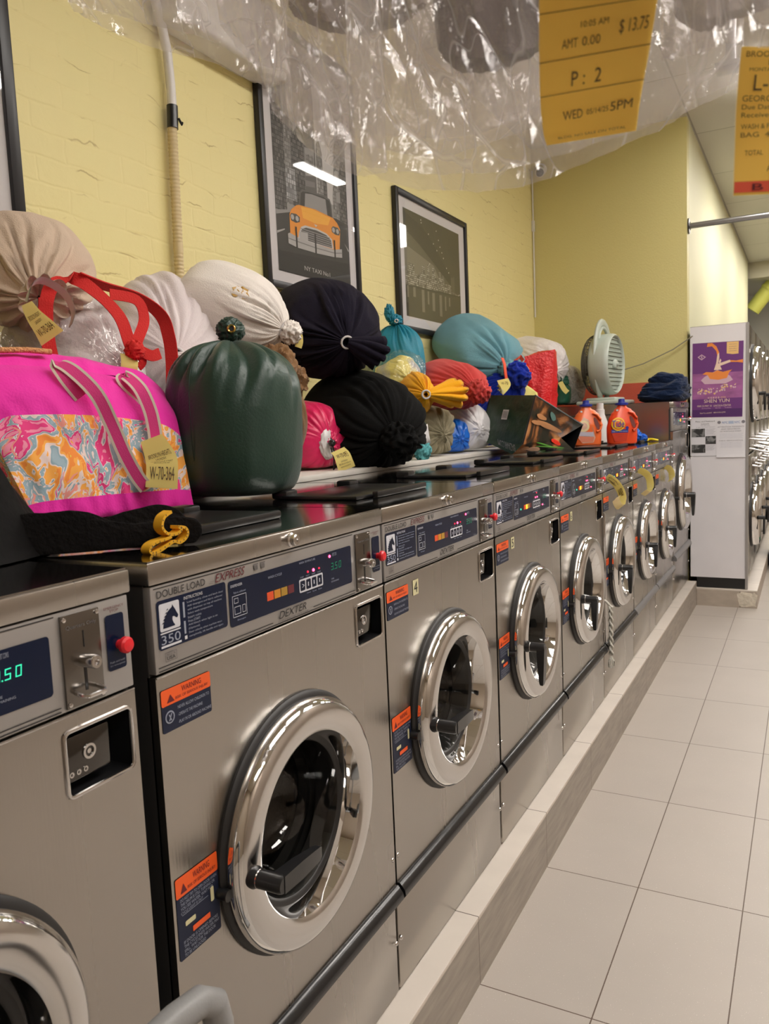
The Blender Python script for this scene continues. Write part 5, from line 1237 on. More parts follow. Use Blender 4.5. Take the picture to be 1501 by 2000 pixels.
# detergent bottles -------------------------------------------------------
def bottle(label, x, y, rz, body_c, label_on, faded=False):
    t = thing('detergent_bottle', label, 'detergent bottle', (x, y, HT + .002), 'orange detergent bottles', rz)
    bm_ = mat('bottle_plastic', body_c, .28, spec=.5)
    # outline in local X (width) / Z, thickness along Y ; facing -Y
    mb = MB(bm_)
    def outline(z):   # half widths left/right at height z (m)
        pts = [(0, .066, .066), (.010, .080, .080), (.05, .083, .083), (.10, .083, .082), (.145, .072, .083), (.175, .058, .074), (.198, .040, .052), (.212, .026, .028), (.226, .022, .022)]
        for i in range(len(pts) - 1):
            if z <= pts[i + 1][0]:
                u = (z - pts[i][0]) / (pts[i + 1][0] - pts[i][0]); u = u * u * (3 - 2 * u) if i > 3 else u
                return pts[i][1] + (pts[i + 1][1] - pts[i][1]) * u, pts[i][2] + (pts[i + 1][2] - pts[i][2]) * u
        return pts[-1][1:]
    P = []
    for i in range(49):
        z = .226 * i / 48; l, r = outline(z); d = .048 * min(1, (z / .012 + .5)) * (1 - .55 * max(0, (z - .12) / .106)); row = []
        for j in range(48):
            th = 2 * PI * j / 48; c, s_ = math.cos(th), math.sin(th); e = .62
            row.append(((r if c > 0 else l) * math.copysign(abs(c) ** e, c), d * math.copysign(abs(s_) ** .75, s_), z))
        P.append(row)
    mb.grid(P, cv=True); mb.f.append(tuple(range(48))[::-1]); mb.m.append(0)
    mb.build('body', t, world=False, angle=180)
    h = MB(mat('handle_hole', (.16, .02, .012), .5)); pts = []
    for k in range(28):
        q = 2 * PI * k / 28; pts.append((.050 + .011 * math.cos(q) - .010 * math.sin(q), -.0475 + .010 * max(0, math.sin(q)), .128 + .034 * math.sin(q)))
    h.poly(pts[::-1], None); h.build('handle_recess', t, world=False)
    hd = MB(bm_); hd.tube([(.030, -.034, .186), (.052, -.041, .178), (.072, -.041, .150), (.076, -.044, .120), (.068, -.046, .090), (.050, -.047, .082)], .009, n=12, flat=.8); hd.build('handle', t, world=False)
    cp = MB(mat('bottle_cap_blue', (.015, .03, .28), .35)); cp.lathe((0, 0, .224), (0, 0, 1), [(0, .034), (.012, .034), (.014, .020), (.020, .018), (.034, .017), (.036, .0001)], 32)
    for k in range(24): q = 2 * PI * k / 24; cp.box(.034 * math.cos(q) - .001, .034 * math.cos(q) + .001, .034 * math.sin(q) - .001, .034 * math.sin(q) + .001, .225, .235)
    cp.build('cap', t, world=False)
    lb = MB(M['white_ink']); L_ = lambda o: (lambda a, b: (a, -.0490 - o + .003 * (a / .08) ** 2 + .022 * max(0, (b - .12) / .106), b))
    if not faded:
        yl = mat('label_yellow', (.90, .62, .02), .35); og = mat('label_orange', (.80, .14, .02), .35); bu = mat('label_blue', (.02, .04, .30), .35); lw = mat('label_red', (.62, .045, .015), .35)
        def disc(cx, cz, r, o, m): lb.poly([L_(o)(cx + r * math.cos(q), cz + r * math.sin(q)) for q in [2 * PI * k / 40 for k in range(40)]][::1], m)
        lb.poly([L_(.001)(*p) for p in ((-.068, .088), (.025, .088), (.025, .070), (-.068, .070))][::-1], bu)
        lb.poly([L_(.0008)(*p) for p in ((-.066, .069), (.022, .069), (.014, .022), (-.050, .022))][::-1], lw)
        disc(-.030, .118, .037, .002, yl); disc(-.030, .118, .031, .0028, og); disc(-.030, .118, .025, .0034, yl); disc(-.030, .118, .017, .0038, og)
        lb.text('Tide', -.063, .002, .101, .139, L_(.0062), bu, .12); disc(.018, .096, .009, .0024, bu)
        lb.text('100', -.062, -.046, .074, .082, L_(.002), 'white_ink'); lb.text('HE  CLEAN BREEZE', -.042, .020, .075, .080, L_(.002), 'white_ink'); lb.text('liquid laundry', -.045, -.002, .056, .060, L_(.002), 'maroon_ink'); lb.text('detergent', -.035, -.012, .046, .050, L_(.002), 'maroon_ink')
    else:
        pk = mat('faded_label', (.72, .45, .33), .45); pk2 = mat('faded_label_disc', (.80, .66, .38), .45); pk3 = mat('faded_label_blue', (.55, .50, .58), .45); pk4 = mat('faded_label_red', (.72, .22, .13), .45)
        lb.poly([L_(.001)(*p) for p in ((-.020, .165), (.006, .150), (.030, .100), (.042, .050), (.030, .022), (-.030, .020), (-.050, .045), (-.060, .075), (-.052, .12))], pk)
        lb.poly([L_(.0016)(-.022 + .032 * math.cos(q), .115 + .032 * math.sin(q)) for q in [2 * PI * k / 32 for k in range(32)]], pk2)
        lb.poly([L_(.0022)(-.022 + .020 * math.cos(q), .115 + .020 * math.sin(q)) for q in [2 * PI * k / 32 for k in range(32)]], pk)
        lb.poly([L_(.0018)(*p) for p in ((-.056, .085), (-.058, .062), (.034, .055), (.030, .080))], pk3); lb.poly([L_(.0018)(*p) for p in ((-.052, .060), (-.038, .025), (.028, .025), (.036, .052))], pk4)
    lb.build('printed_label', t, world=False, smooth=False)
    b2 = MB(M['white_ink']); b2.poly([(-.030 + .007 * math.cos(q), -.0285, .196 + .005 * math.sin(q)) for q in [2 * PI * k / 16 for k in range(16)]]); b2.build('size_mark', t, world=False)
    return t
bottle('red-orange detergent bottle with round yellow and blue logo label, right one of the two', -.165, 3.215, math.radians(24), (.82, .075, .018), True)
bottle('orange detergent bottle with a faded pale label, partly behind the shopping bag', -.345, 3.130, math.radians(24), (.86, .155, .035), True, True)
mb = MB(M['white_plastic']); mb.lathe((-.40, 3.72, HT + .001), (0, 0, 1), [(0, .04), (.005, .045), (.13, .045), (.16, .035), (.18, .028), (.21, .028), (.212, .022), (.25, .021), (.252, .0001)], 32, caps=(True, False))
tag(mb.build('spray_bottle'), 'white plastic bottle with tall cap behind the two orange detergent bottles', 'bottle')
mb = MB(blue_p); crumple((-.16, 3.60, HT + .040), .045, .45, 2.2, 4, (.7, .8, .9), mb=mb); crumple((-.13, 3.64, HT + .025), .03, .4, 2.2, 6, (1, 1, .8), mb=mb)
tag(mb.build('crumpled_bag', angle=180), 'crumpled blue plastic bag on the lid behind the right detergent bottle', 'plastic bag')
mb = MB(mat('bright_yellow_rubber', (.85, .66, .02), .4)); 
for k, (a, ln) in enumerate(((0.2, .055), (1.2, .035), (2.3, .04), (3.4, .05), (5.2, .03), (-.3, .075))):
    mb.tube([(-.115, 3.72, HT + .012), (-.115 + ln * .5 * math.cos(a), 3.72 + ln * math.sin(a) * 1.0, HT + .014), (-.115 + ln * math.cos(a), 3.72 + 1.8 * ln * math.sin(a), HT + .008)], [.011, .008, .006], n=10)
tag(mb.build('rubber_glove', angle=180), 'bright yellow rubber glove beside the crumpled blue bag', 'glove')

# fan --------------------------------------------------------------------
MT = CZ + 1.0602 * 1.23
fan = thing('electric_fan', 'pale green round desk fan with carry hoop on top of the tall washer', 'fan', (-.475, 4.22, MT + .001), None, math.radians(-5))
g = M['pale_green']
mb = MB(g); mb.box(-.155, .155, -.165, .165, 0, .030, bev=.012, seg=3); mb.box(-.10, .10, -.12, .12, .028, .050, bev=.010, seg=3); mb.build('base', fan, world=False, angle=60)
mb = MB(g); P = []
for k in range(40):
    a = -PI / 2 + .35 + (2 * PI - .7) * k / 39; P.append((-.015, .175 * math.cos(a), .30 + .262 * math.sin(a)))
mb.tube([(0, P[0][1] * 1.2, .03)] + P + [(0, P[-1][1] * 1.2, .03)], .026, n=14, up=(1, 0, 0), flat=.55)
P = []
for k in range(17):
    a = PI * .2 + PI * .6 * k / 16; P.append((-.01, .14 * math.cos(a), .32 + .205 * math.sin(a)))
mb.tube(P, .012, n=10, up=(1, 0, 0)); mb.build('hoop', fan, world=False, angle=60)
mb = MB(g); mb.lathe((-.055, 0, .275), (1, 0, 0), [(0, .196), (.02, .206), (.10, .208), (.125, .203), (.135, .193), (.130, .186), (.11, .182), (.06, .18)], 72); mb.build('housing', fan, world=False, angle=60)
rg = MB(mat('dark_rear_grille', (.12, .12, .11), .5)); 
for k in range(10): r = .195 * (1 - (k / 10) ** 2.2) + .01; rg.lathe((-.055 - .10 * (k / 10) ** .8, 0, .275), (1, 0, 0), [(-.002, r), (.002, r + .002), (.002, r - .002), (-.002, r)], 48)
for k in range(48):
    a = 2 * PI * k / 48; rg.tube([(-.055 - .10 * u ** .8, (.195 * (1 - u ** 2.2) + .01) * math.cos(a), .275 + (.195 * (1 - u ** 2.2) + .01) * math.sin(a)) for u in [q / 6 for q in range(7)]], .0016, n=4)
rg.lathe((-.15, 0, .275), (1, 0, 0), [(0, .05), (.02, .07), (.08, .07), (.10, .0001)], 24); rg.build('rear_grille', fan, world=False, angle=60)
bl_ = MB(mat('fan_blade', (.30, .30, .28), .4))
for k in range(5):
    a = 2 * PI * k / 5; P = []
    for i in range(8):
        u = i / 7; r = .03 + .14 * u; row = []
        for j in range(7):
            w_ = (j / 6 - .5) * (.35 + .75 * u); row.append((.0 + .035 * (j / 6 - .5), r * math.cos(a + w_), .275 + r * math.sin(a + w_)))
        P.append(row)
    bl_.grid(P)
bl_.build('blades', fan, world=False)
fg = MB(g)
for k in range(13):
    z = -.168 + .336 * k / 12; hw = math.sqrt(max(0, .186 ** 2 - z * z)); fg.box(.055, .068, -hw, hw, .275 + z - .0015, .275 + z + .0015)
for k in range(60):
    y = -.18 + .36 * k / 59; hw = math.sqrt(max(0, .186 ** 2 - y * y)); fg.box(.056, .060, y - .0012, y + .0012, .275 - hw, .275 + hw)
fg.lathe((.055, 0, .275), (1, 0, 0), [(0, .034), (.018, .034), (.026, .026), (.026, .016), (.036, .013), (.040, .0001)], 32); fg.build('front_grille', fan, world=False, angle=50)

# navy folded cloth
nv = fabric('navy_fleece', (.006, .016, .05), .95, bump=.6, bscale=90, sheen=.3)
cl = thing('folded_cloth', 'rumpled navy blue fleece cloth on the corner of the tall washer', 'cloth', (-.10, 4.25, MT + .001))
mb = MB(nv)
for (cx, cy, cz, sx, sy, sz, sd) in ((-.10, 4.28, .045, .155, .15, .045, 1.0), (-.09, 4.29, .095, .14, .14, .05, 3.0), (-.075, 4.30, .145, .115, .12, .042, 5.0)):
    P = []
    for i in range(45):
        ph = PI * i / 44; row = []
        for j in range(80):
            th = 2 * PI * j / 80; e = lambda v, p: math.copysign(abs(v) ** p, v)
            x, y, z = e(math.sin(ph), .5) * e(math.cos(th), .6), e(math.sin(ph), .5) * e(math.sin(th), .6), e(math.cos(ph), .8)
            n0 = noise.noise(Vector((x * 1.8, y * 1.8, z * 1.5 + sd))); n1 = 1 - 2 * abs(noise.noise(Vector((x * 2.6, y * 2.6, z * 4 + sd * 2))))
            k = 1 + .14 * n0 + .06 * n1; zz = cz + z * sz * k + .018 * n0; row.append((cx + x * sx * k, cy + y * sy * k, max(MT + .002, MT + zz)))
        P.append(row)
    mb.grid(P, cv=True)
mb.build('layers', cl, angle=180)
mb = MB(M['cord_grey']); mb.tube([(-.42, 4.60, 1.74), (-.30, 4.66, 1.775), (-.10, 4.71, 1.865), (.03, 4.73, 1.950)], .0045, n=6); tag(mb.build('cord'), 'thin grey cord strung from behind the fan to the top of the white dryer panel', 'cord')
mb = MB(M['rope_white']); P = []
for s_ in (0, PI):
    P = [(.030 + .006 * math.cos(k * .9 + s_), 1.975 + .006 * math.sin(k * .9 + s_), .600 - .0085 * k) for k in range(26)]; mb.tube(P, .0055, n=8)
for k in range(9):
    a = 2 * PI * k / 9; mb.tube([(.03, 1.975, .385), (.03 + .012 * math.cos(a), 1.975 + .016 * math.sin(a), .36), (.03 + .010 * math.cos(a), 1.975 + .020 * math.sin(a), .335)], .0022, n=5)
mb.tube([(.030, 1.975, .60), (.012, 1.970, .622), (.004, 1.965, .625)], .005, n=8)
tag(mb.build('rope', angle=60), 'frayed white rope hanging at the seam right of washer number 6', 'rope')
mb = MB(M['satin']); mb.box(.0, .012, 1.972, 1.985, .44, 1.00, bev=.002); tag(mb.build('seam_bar'), 'narrow steel bar covering the seam right of washer number 6', 'metal bar')

# pictures on the wall -------------------------------------------------------
XP = -1.12
def pframe(label, y0, y1, z0, z1, fw, mt, art):
    t = thing('framed_picture', label, 'picture', (XW + .002, (y0 + y1) / 2, z0), 'black framed pictures on the brick wall')
    mb = MB(M['frame_black']); x0, x1 = XW + .001, XP + .008
    for a, b, c, d in ((y0, y0 + fw, z0, z1), (y1 - fw, y1, z0, z1), (y0 + fw, y1 - fw, z0, z0 + fw), (y0 + fw, y1 - fw, z1 - fw, z1)): mb.box(x0, x1, a, b, c, d, bev=.004)
    mb.build('frame', t)
    MB(M['mat_board']).box(x0, XP - .006, y0 + fw, y1 - fw, z0 + fw, z1 - fw).build('mount', t)
    if art: art(t)
    MB(M['frame_glass']).poly([(XP + .001, y0 + fw, z0 + fw), (XP + .001, y1 - fw, z0 + fw), (XP + .001, y1 - fw, z1 - fw), (XP + .001, y0 + fw, z1 - fw)]).build('glass', t)
def g_(v, w=1.0): return mat('print_grey_%d' % int(v * 1000), (v, v * .97, v * .95), .6)
GR = {k: g_(k) for k in (.008, .02, .04, .07, .12, .2, .32, .45, .6)}
OG = mat('taxi_orange', (.85, .30, .012), .5); OG2 = mat('taxi_amber', (.95, .45, .03), .5)
def pp(mb, pts, k, m): mb.poly([(XP - .0058 + .0002 * k, y, z) for y, z in pts][::-1] if area(pts) < 0 else [(XP - .0058 + .0002 * k, y, z) for y, z in pts], m)
def area(p): return sum(p[i][0] * p[(i + 1) % len(p)][1] - p[(i + 1) % len(p)][0] * p[i][1] for i in range(len(p)))
def art_taxi(t):
    mb = MB(GR[.04]); a0, a1, b0, b1 = 1.317, 1.890, 2.05, 2.95
    R_ = lambda y0, y1, z0, z1: [(y0, z0), (y1, z0), (y1, z1), (y0, z1)]
    wd = windows_print('print_dark_windows', (.018, .017, .017), (.20, .19, .18), .012, .017); wl = windows_print('print_grey_windows', (.12, .115, .11), (.36, .35, .34), .013, .016)
    ww = windows_print('print_pale_windows', (.14, .14, .14), (.60, .60, .62), .014, .019)
    pp(mb, R_(a0, a1, b0, b1), 0, GR[.32]); pp(mb, R_(1.63, 1.80, 2.40, b1), 1, GR[.6])
    pp(mb, R_(a0, 1.40, 2.29, b1 - .05), 2, wd); pp(mb, [(1.40, 2.33), (1.47, 2.33), (1.47, 2.66), (1.40, 2.70)], 3, wl); pp(mb, [(1.447, 2.33), (1.545, 2.33), (1.545, 2.64), (1.50, 2.66), (1.447, 2.60)], 4, wd)
    pp(mb, [(1.40, 2.35), (1.475, 2.35), (1.471, 2.478), (1.40, 2.469)], 5, ww)
    pp(mb, [(1.545, 2.38), (1.635, 2.38), (1.635, 2.80), (1.62, 2.90), (1.56, 2.90), (1.545, 2.80)], 6, GR[.12]); pp(mb, [(1.55, 2.473), (1.616, 2.487), (1.626, 2.598), (1.55, 2.59)], 7, GR[.32])
    pp(mb, [(1.558, 2.51), (1.612, 2.515), (1.618, 2.57), (1.558, 2.565)], 8, wl); pp(mb, [(1.545, 2.43), (1.62, 2.44), (1.62, 2.462), (1.545, 2.455)], 8, GR[.2])
    pp(mb, [(1.64, 2.38), (1.69, 2.38), (1.69, 2.60), (1.665, 2.66), (1.64, 2.62)], 5, wl); pp(mb, [(1.69, 2.38), (1.72, 2.38), (1.72, 2.50), (1.69, 2.52)], 6, wd)
    pp(mb, [(1.766, 2.33), (a1, 2.30), (a1, 2.85), (1.856, 2.82), (1.85, 2.70), (1.796, 2.68), (1.787, 2.582), (1.766, 2.436)], 4, wl); pp(mb, [(1.82, 2.30), (a1, 2.28), (a1, 2.62), (1.84, 2.60), (1.82, 2.45)], 5, wd)
    pp(mb, [(1.787, 2.50), (1.82, 2.50), (1.82, 2.56), (1.787, 2.55)], 6, GR[.45]); pp(mb, [(1.795, 2.42), (1.83, 2.42), (1.83, 2.47), (1.795, 2.46)], 6, GR[.32])
    pp(mb, [(a0, 2.05), (a1, 2.05), (a1, 2.335), (1.785, 2.345), (1.48, 2.319), (a0, 2.274)], 7, GR[.04]); pp(mb, [(a0, 2.287), (1.444, 2.312), (1.43, 2.300), (a0, 2.270)], 8, GR[.32])
    pp(mb, [(a0, 2.05), (a1, 2.05), (a1, 2.16), (a0, 2.13)], 8, GR[.02])
    pp(mb, [(1.314, 2.204), (1.373, 2.223), (1.372, 2.218), (1.316, 2.195)], 9, GR[.45]); pp(mb, [(1.848, 2.247), (1.887, 2.221), (1.882, 2.214)], 9, GR[.45])
    pp(mb, [(1.482, 2.325), (1.497, 2.395), (1.513, 2.409), (1.564, 2.417), (1.682, 2.424), (1.736, 2.418), (1.748, 2.40), (1.757, 2.33)], 10, GR[.12])
    pp(mb, [(1.492, 2.33), (1.505, 2.392), (1.520, 2.402), (1.564, 2.409), (1.682, 2.416), (1.730, 2.41), (1.740, 2.395), (1.748, 2.33)], 11, GR[.04])
    pp(mb, [(1.527, 2.33), (1.537, 2.398), (1.589, 2.406), (1.700, 2.409), (1.712, 2.33)], 12, GR[.32])
    pp(mb, [(1.411, 2.288), (1.425, 2.309), (1.465, 2.334), (1.488, 2.340), (1.61, 2.348), (1.757, 2.341), (1.791, 2.325), (1.813, 2.303), (1.811, 2.277), (1.800, 2.195), (1.600, 2.185), (1.409, 2.195)], 13, OG)
    pp(mb, [(1.500, 2.335), (1.583, 2.344), (1.735, 2.336), (1.71, 2.300), (1.603, 2.288), (1.510, 2.292)], 14, OG2)
    for L in ([(1.413, 2.282), (1.423, 2.294), (1.46, 2.298), (1.486, 2.29), (1.484, 2.27), (1.456, 2.261), (1.421, 2.264)], [(1.738, 2.295), (1.753, 2.305), (1.796, 2.306), (1.812, 2.292), (1.803, 2.274), (1.771, 2.271), (1.74, 2.278)]):
        pp(mb, L, 15, GR[.07]); cy = sum(p[0] for p in L) / 7; cz = sum(p[1] for p in L) / 7
        for s_ in (-.018, .016): pp(mb, [(cy + s_ + .012 * math.cos(q), cz + .011 * math.sin(q)) for q in [2 * PI * k / 14 for k in range(14)]], 16, GR[.45])
    pp(mb, [(1.472, 2.225), (1.492, 2.252), (1.524, 2.264), (1.614, 2.268), (1.693, 2.262), (1.738, 2.245), (1.748, 2.205), (1.595, 2.20), (1.466, 2.20)], 15, GR[.6])
    pp(mb, [(1.484, 2.225), (1.500, 2.246), (1.53, 2.256), (1.614, 2.260), (1.690, 2.255), (1.728, 2.240), (1.736, 2.207), (1.595, 2.204), (1.480, 2.204)], 16, GR[.07])
    for k in range(5): pp(mb, [(1.486, 2.208 + .009 * k), (1.733 - .003 * k, 2.210 + .009 * k), (1.733 - .003 * k, 2.2135 + .009 * k), (1.486, 2.2115 + .009 * k)], 17, GR[.32])
    pp(mb, [(1.475, 2.231), (1.541, 2.235), (1.54, 2.203), (1.475, 2.201)], 18, GR[.45]); pp(mb, [(1.595, 2.283), (1.62, 2.283), (1.608, 2.273)], 16, GR[.6])
    pp(mb, [(1.391, 2.206), (1.403, 2.212), (1.468, 2.203), (1.601, 2.200), (1.75, 2.202), (1.82, 2.216), (1.82, 2.178), (1.754, 2.170), (1.597, 2.162), (1.452, 2.161), (1.392, 2.168)], 18, GR[.45])
    pp(mb, [(1.393, 2.190), (1.467, 2.188), (1.593, 2.186), (1.756, 2.190), (1.818, 2.20), (1.818, 2.196), (1.756, 2.186), (1.593, 2.182), (1.467, 2.184), (1.393, 2.186)], 19, GR[.2])
    for y in (1.452, 1.598, 1.757): pp(mb, [(y - .006, 2.160), (y + .006, 2.160), (y + .006, 2.245), (y - .006, 2.245)], 20, GR[.02])
    mb.text('NY TAXI No1', 1.500, 1.704, 2.076, 2.094, lambda a, b: (XP - .0010, a, b), GR[.6])
    mb.build('print', t, smooth=False)
pframe('tall framed picture of an orange taxi in a grey city street', 1.225, 1.978, 1.975, 3.03, .030, .07, art_taxi)
SEP = {k: mat('sepia_%d' % k, c, .6) for k, c in enumerate([(.055, .048, .026), (.10, .09, .055), (.20, .18, .125), (.34, .31, .24), (.75, .72, .6), (.035, .030, .016)])}
def art_bridge(t):
    mb = MB(SEP[0]); a0, a1, b0, b1 = 2.475, 3.235, 1.985, 2.545
    pp(mb, [(a0, b0), (a1, b0), (a1, b1), (a0, b1)], 0, SEP[0]); pp(mb, [(a0, 2.14), (3.15, 2.17), (2.95, 2.35), (2.70, 2.47), (a0, 2.52)], 1, SEP[1]); pp(mb, [(a0, 2.14), (3.0, 2.16), (2.85, 2.30), (a0, 2.36)], 2, SEP[2])
    cw = windows_print('sepia_city_windows', (.06, .05, .03), (.62, .58, .46), .014, .011)
    pp(mb, [(2.476, 2.147), (2.483, 2.196), (2.509, 2.232), (2.517, 2.269), (2.588, 2.268), (2.586, 2.219), (2.656, 2.221), (2.663, 2.247), (2.682, 2.233), (2.691, 2.276), (2.721, 2.28), (2.722, 2.23), (2.753, 2.239), (2.764, 2.299), (2.789, 2.29), (2.788, 2.231), (2.821, 2.24), (2.825, 2.287), (2.857, 2.288), (2.868, 2.234), (2.906, 2.235), (2.915, 2.275), (2.942, 2.275), (2.945, 2.254), (2.985, 2.264), (2.992, 2.216), (3.084, 2.224), (3.104, 2.186), (3.224, 2.175), (3.224, 2.155)], 3, cw)
    pp(mb, [(2.476, 2.139), (a1, 2.165), (a1, 2.176), (2.476, 2.150)], 4, SEP[5]); pp(mb, [(a0, b0), (a1, b0), (a1, 2.165), (a0, 2.139)], 4, SEP[0])
    for y, w_, h_ in ((2.50, .02, .06), (2.58, .03, .05), (2.69, .035, .12), (2.76, .02, .07), (2.83, .035, .10), (2.93, .035, .12), (3.0, .02, .08), (3.06, .02, .05)): pp(mb, [(y - w_ / 2, 2.145 - h_), (y + w_ / 2, 2.145 - h_), (y + w_ / 2, 2.148), (y - w_ / 2, 2.145)], 5, SEP[2])
    pp(mb, [(a0, 2.53), (2.547, 2.515), (2.699, 2.490), (2.837, 2.430), (2.938, 2.363), (3.066, 2.286), (3.145, 2.222), (3.09, 2.216), (2.953, 2.272), (2.828, 2.322), (2.661, 2.385), (a0, 2.440)], 6, SEP[5])
    pp(mb, [(3.089, 2.278), (3.094, 2.268), (3.128, 2.272), (3.142, 2.286), (3.146, 2.182), (3.087, 2.184)], 7, SEP[1])
    for i in range(4): pp(mb, [(2.56 + i * .14, 2.540 - i * .002), (2.563 + i * .14, 2.540 - i * .002), (2.60 + i * .17, 2.50 - i * .062), (2.597 + i * .17, 2.50 - i * .062)], 5, SEP[1])
    for y, z in ((2.693, 2.52), (2.697, 2.506), (2.788, 2.462), (2.852, 2.421), (2.898, 2.391), (2.925, 2.453), (2.943, 2.418), (2.968, 2.39), (2.988, 2.362), (3.029, 2.312), (2.897, 2.499), (3.06, 2.29), (2.79, 2.30), (3.2, 2.175), (3.215, 2.18)):
        pp(mb, [(y - .005, z), (y, z - .004), (y + .005, z), (y, z + .006)], 9, SEP[4])
    mb.build('print', t, smooth=False)
pframe('framed sepia night view of a bridge and skyline, nearest the corner', 2.375, 3.345, 1.90, 2.630, .032, .07, art_bridge)
pframe('white mounted picture at the left edge, only its black right side visible', -.65, .123, 1.97, 3.03, .035, .07, None)

# hose, box and camera on the wall
hp = thing('wall_hose', 'white and tan hose running down the brick wall between two pictures', 'hose', (-1.11, .71, 1.85))
mb = MB(M['white_plastic']); mb.tube([(-1.09, .655, 2.82), (-1.10, .675, 2.79), (-1.105, .70, 2.74), (-1.108, .722, 2.66), (-1.11, .730, 2.56), (-1.11, .731, 2.48)], .0155, n=14); mb.build('upper_pipe', hp)
mb = MB(M['black']); mb.tube([(-1.11, .731, 2.492), (-1.11, .729, 2.455), (-1.11, .726, 2.418)], .0185, n=14); mb.tube([(-1.09, .735, 2.45), (-1.085, .745, 2.43), (-1.088, .75, 2.44)], .004, n=6); mb.build('tape_wrap', hp)
mb = MB(M['tan_hose']); pr = []; nn = 190
pth = [(-1.112, .726 - .017 * k / nn, 2.420 - .60 * k / nn) for k in range(nn)]; rr = [(.0165 if (k % 4 < 2 or 118 < k < 128) else .0148) for k in range(nn)]
mb.tube(pth, rr, n=14); mb.build('corrugated_hose', hp, angle=180)
mb = MB(M['white_plastic']); mb.box(XW + .001, XW + .12, .69, 1.30, 2.735, 2.98, bev=.015, seg=3); tag(mb.build('wall_unit'), 'white boxy unit high on the brick wall at the top of the hose', 'wall unit')
mb = MB(M['black']); mb.lathe((-1.10, .735, 2.79), (.3, -.5, -.5), [(0, .018), (.03, .018), (.035, .0001)], 16); tag(mb.build('pipe_fitting'), 'small black fitting where the hose meets the white wall unit', 'fitting')
cc = thing('security_camera', 'small dome security camera at the corner of the back wall', 'camera', (-1.06, 4.76, 3.25))
mb = MB(M['white_plastic']); mb.lathe((-1.06, YF - .002, 3.30), (0, -1, -.2), [(0, .045), (.02, .045), (.045, .035)], 28); mb.lathe((-1.058, 4.735, 3.272), (.35, -1, -.35), [(-.03, .030), (0, .038), (.02, .036), (.03, .028)], 28); mb.build('housing', cc)
mb = MB(M['black']); mb.lathe((-1.052, 4.715, 3.262), (.35, -1, -.35), [(0, .030), (.012, .024), (.018, .012), (.02, .0001)], 24); mb.build('lens', cc)
mb = MB(M['white_plastic']); mb.cyl((-1.128, 4.765, 2.2), (-1.128, 4.765, 3.3), .006, n=8); mb.box(-1.138, -1.118, 4.755, 4.775, 2.85, 2.93); tag(mb.build('wire_conduit'), 'thin wire running down the corner below the security camera', 'cable')

# stacked dryers at the end --------------------------------------------------
XS = .392
def ring_door(x, cy, cz, r, t, nm='door_ring'):
    mb = MB(M['chrome']); mb.lathe((x, cy, cz), (1, 0, 0), [(0, r), (.03, r * 1.01), (.055, r * .98), (.062, r * .93), (.060, r * .80), (.045, r * .74), (.02, r * .70)], 64); mb.build(nm, t, world=False, angle=70)
    mb = MB(M['rubber']); mb.lathe((x, cy, cz), (1, 0, 0), [(0, r * 1.06), (.012, r * 1.06), (.02, r * .99)], 48); mb.build('door_gasket', t, world=False)
    mb = MB(M['door_glass']); mb.lathe((x, cy, cz), (1, 0, 0), [(.02, r * .71), (.0, r * .66), (-.02, r * .5), (-.03, .0001)], 48); mb.build('door_glass', t, world=False)
    mb = MB(M['steel_dark']); mb.lathe((x - .005, cy, cz), (1, 0, 0), [(0, r), (.001, .0001)], 48); mb.build('drum', t, world=False)
def make_stack_unit(upper):
    t = thing('stacked_dryer' if upper else 'stacked_washer', 'x', 'dryer' if upper else 'washer', (0, 0, 0), 'upper row of the stacked dryers' if upper else 'lower row under the stacked dryers')
    z0, z1 = (.0, .905) if upper else (.0, .875)
    mb = MB(M['side']); mb.box(.012, XS - .012, .002, .686, z0, z1); mb.build('cabinet', t, world=False)
    mb = MB(M['steel']); mb.box(XS - .012, XS, .001, .687, z0, z1, bev=.002); mb.build('front_panel', t, world=False)
    ring_door(XS, .34, (.50 if upper else .42), (.27 if upper else .23), t)
    mb = MB(M['black']); mb.cyl((XS + .06, .12, .42), (XS + .105, .12, .42), .014); mb.box(XS + .09, XS + .105, .108, .132, .30, .43, bev=.004); mb.build('door_handle', t, world=False)
    if upper:
        mb = MB(M['satin']); mb.tube([(XS, .06, .10), (XS + .10, .06, .085), (XS + .10, .62, .085), (XS, .62, .10)], .008, n=8); mb.tube([(XS, .09, .03), (XS + .12, .09, .0), (XS + .12, .60, .0), (XS, .60, .03)], .007, n=8); mb.build('rail', t, world=False)
    else:
        mb = MB(M['satin']); mb.box(XS, XS + .03, .50, .62, .70, .84, bev=.003); mb.tube([(XS + .02, .1, .80), (XS + .07, .1, .79), (XS + .07, .45, .79), (XS + .02, .45, .80)], .006, n=8); mb.build('coin_slide', t, world=False)
    return t
up = make_stack_unit(True); lo = make_stack_unit(False); ordn = ['first', 'second', 'third', 'fourth', 'fifth', 'sixth', 'seventh', 'eighth', 'ninth']
for k in range(9):
    a = up if k == 0 else copy_tree(up); b = lo if k == 0 else copy_tree(lo)
    a.location = (0, 4.806 + .69 * k, 1.103); b.location = (0, 4.806 + .69 * k, .2095)
    a['label'] = 'chrome-ringed stacked dryer in the upper row, %s from the poster panel' % ordn[k]; b['label'] = 'chrome-ringed washer in the lower row under the dryers, %s from the poster panel' % ordn[k]
mb = MB(M['white_enamel']); mb.box(.012, XS - .012, 4.738, 4.744, 1.096, 2.010); mb.box(.012, XS - .012, 4.738, 4.744, .209, 1.090); mb.box(XS - .013, XS + .004, 4.732, 4.746, .135, 2.012, 'alu'); mb.box(.012, XS, 4.745, 4.80, 2.008, 2.014, 'alu')
tag(mb.build('end_panel'), 'white enamel end panel of the stacked dryers holding the purple poster', 'panel')
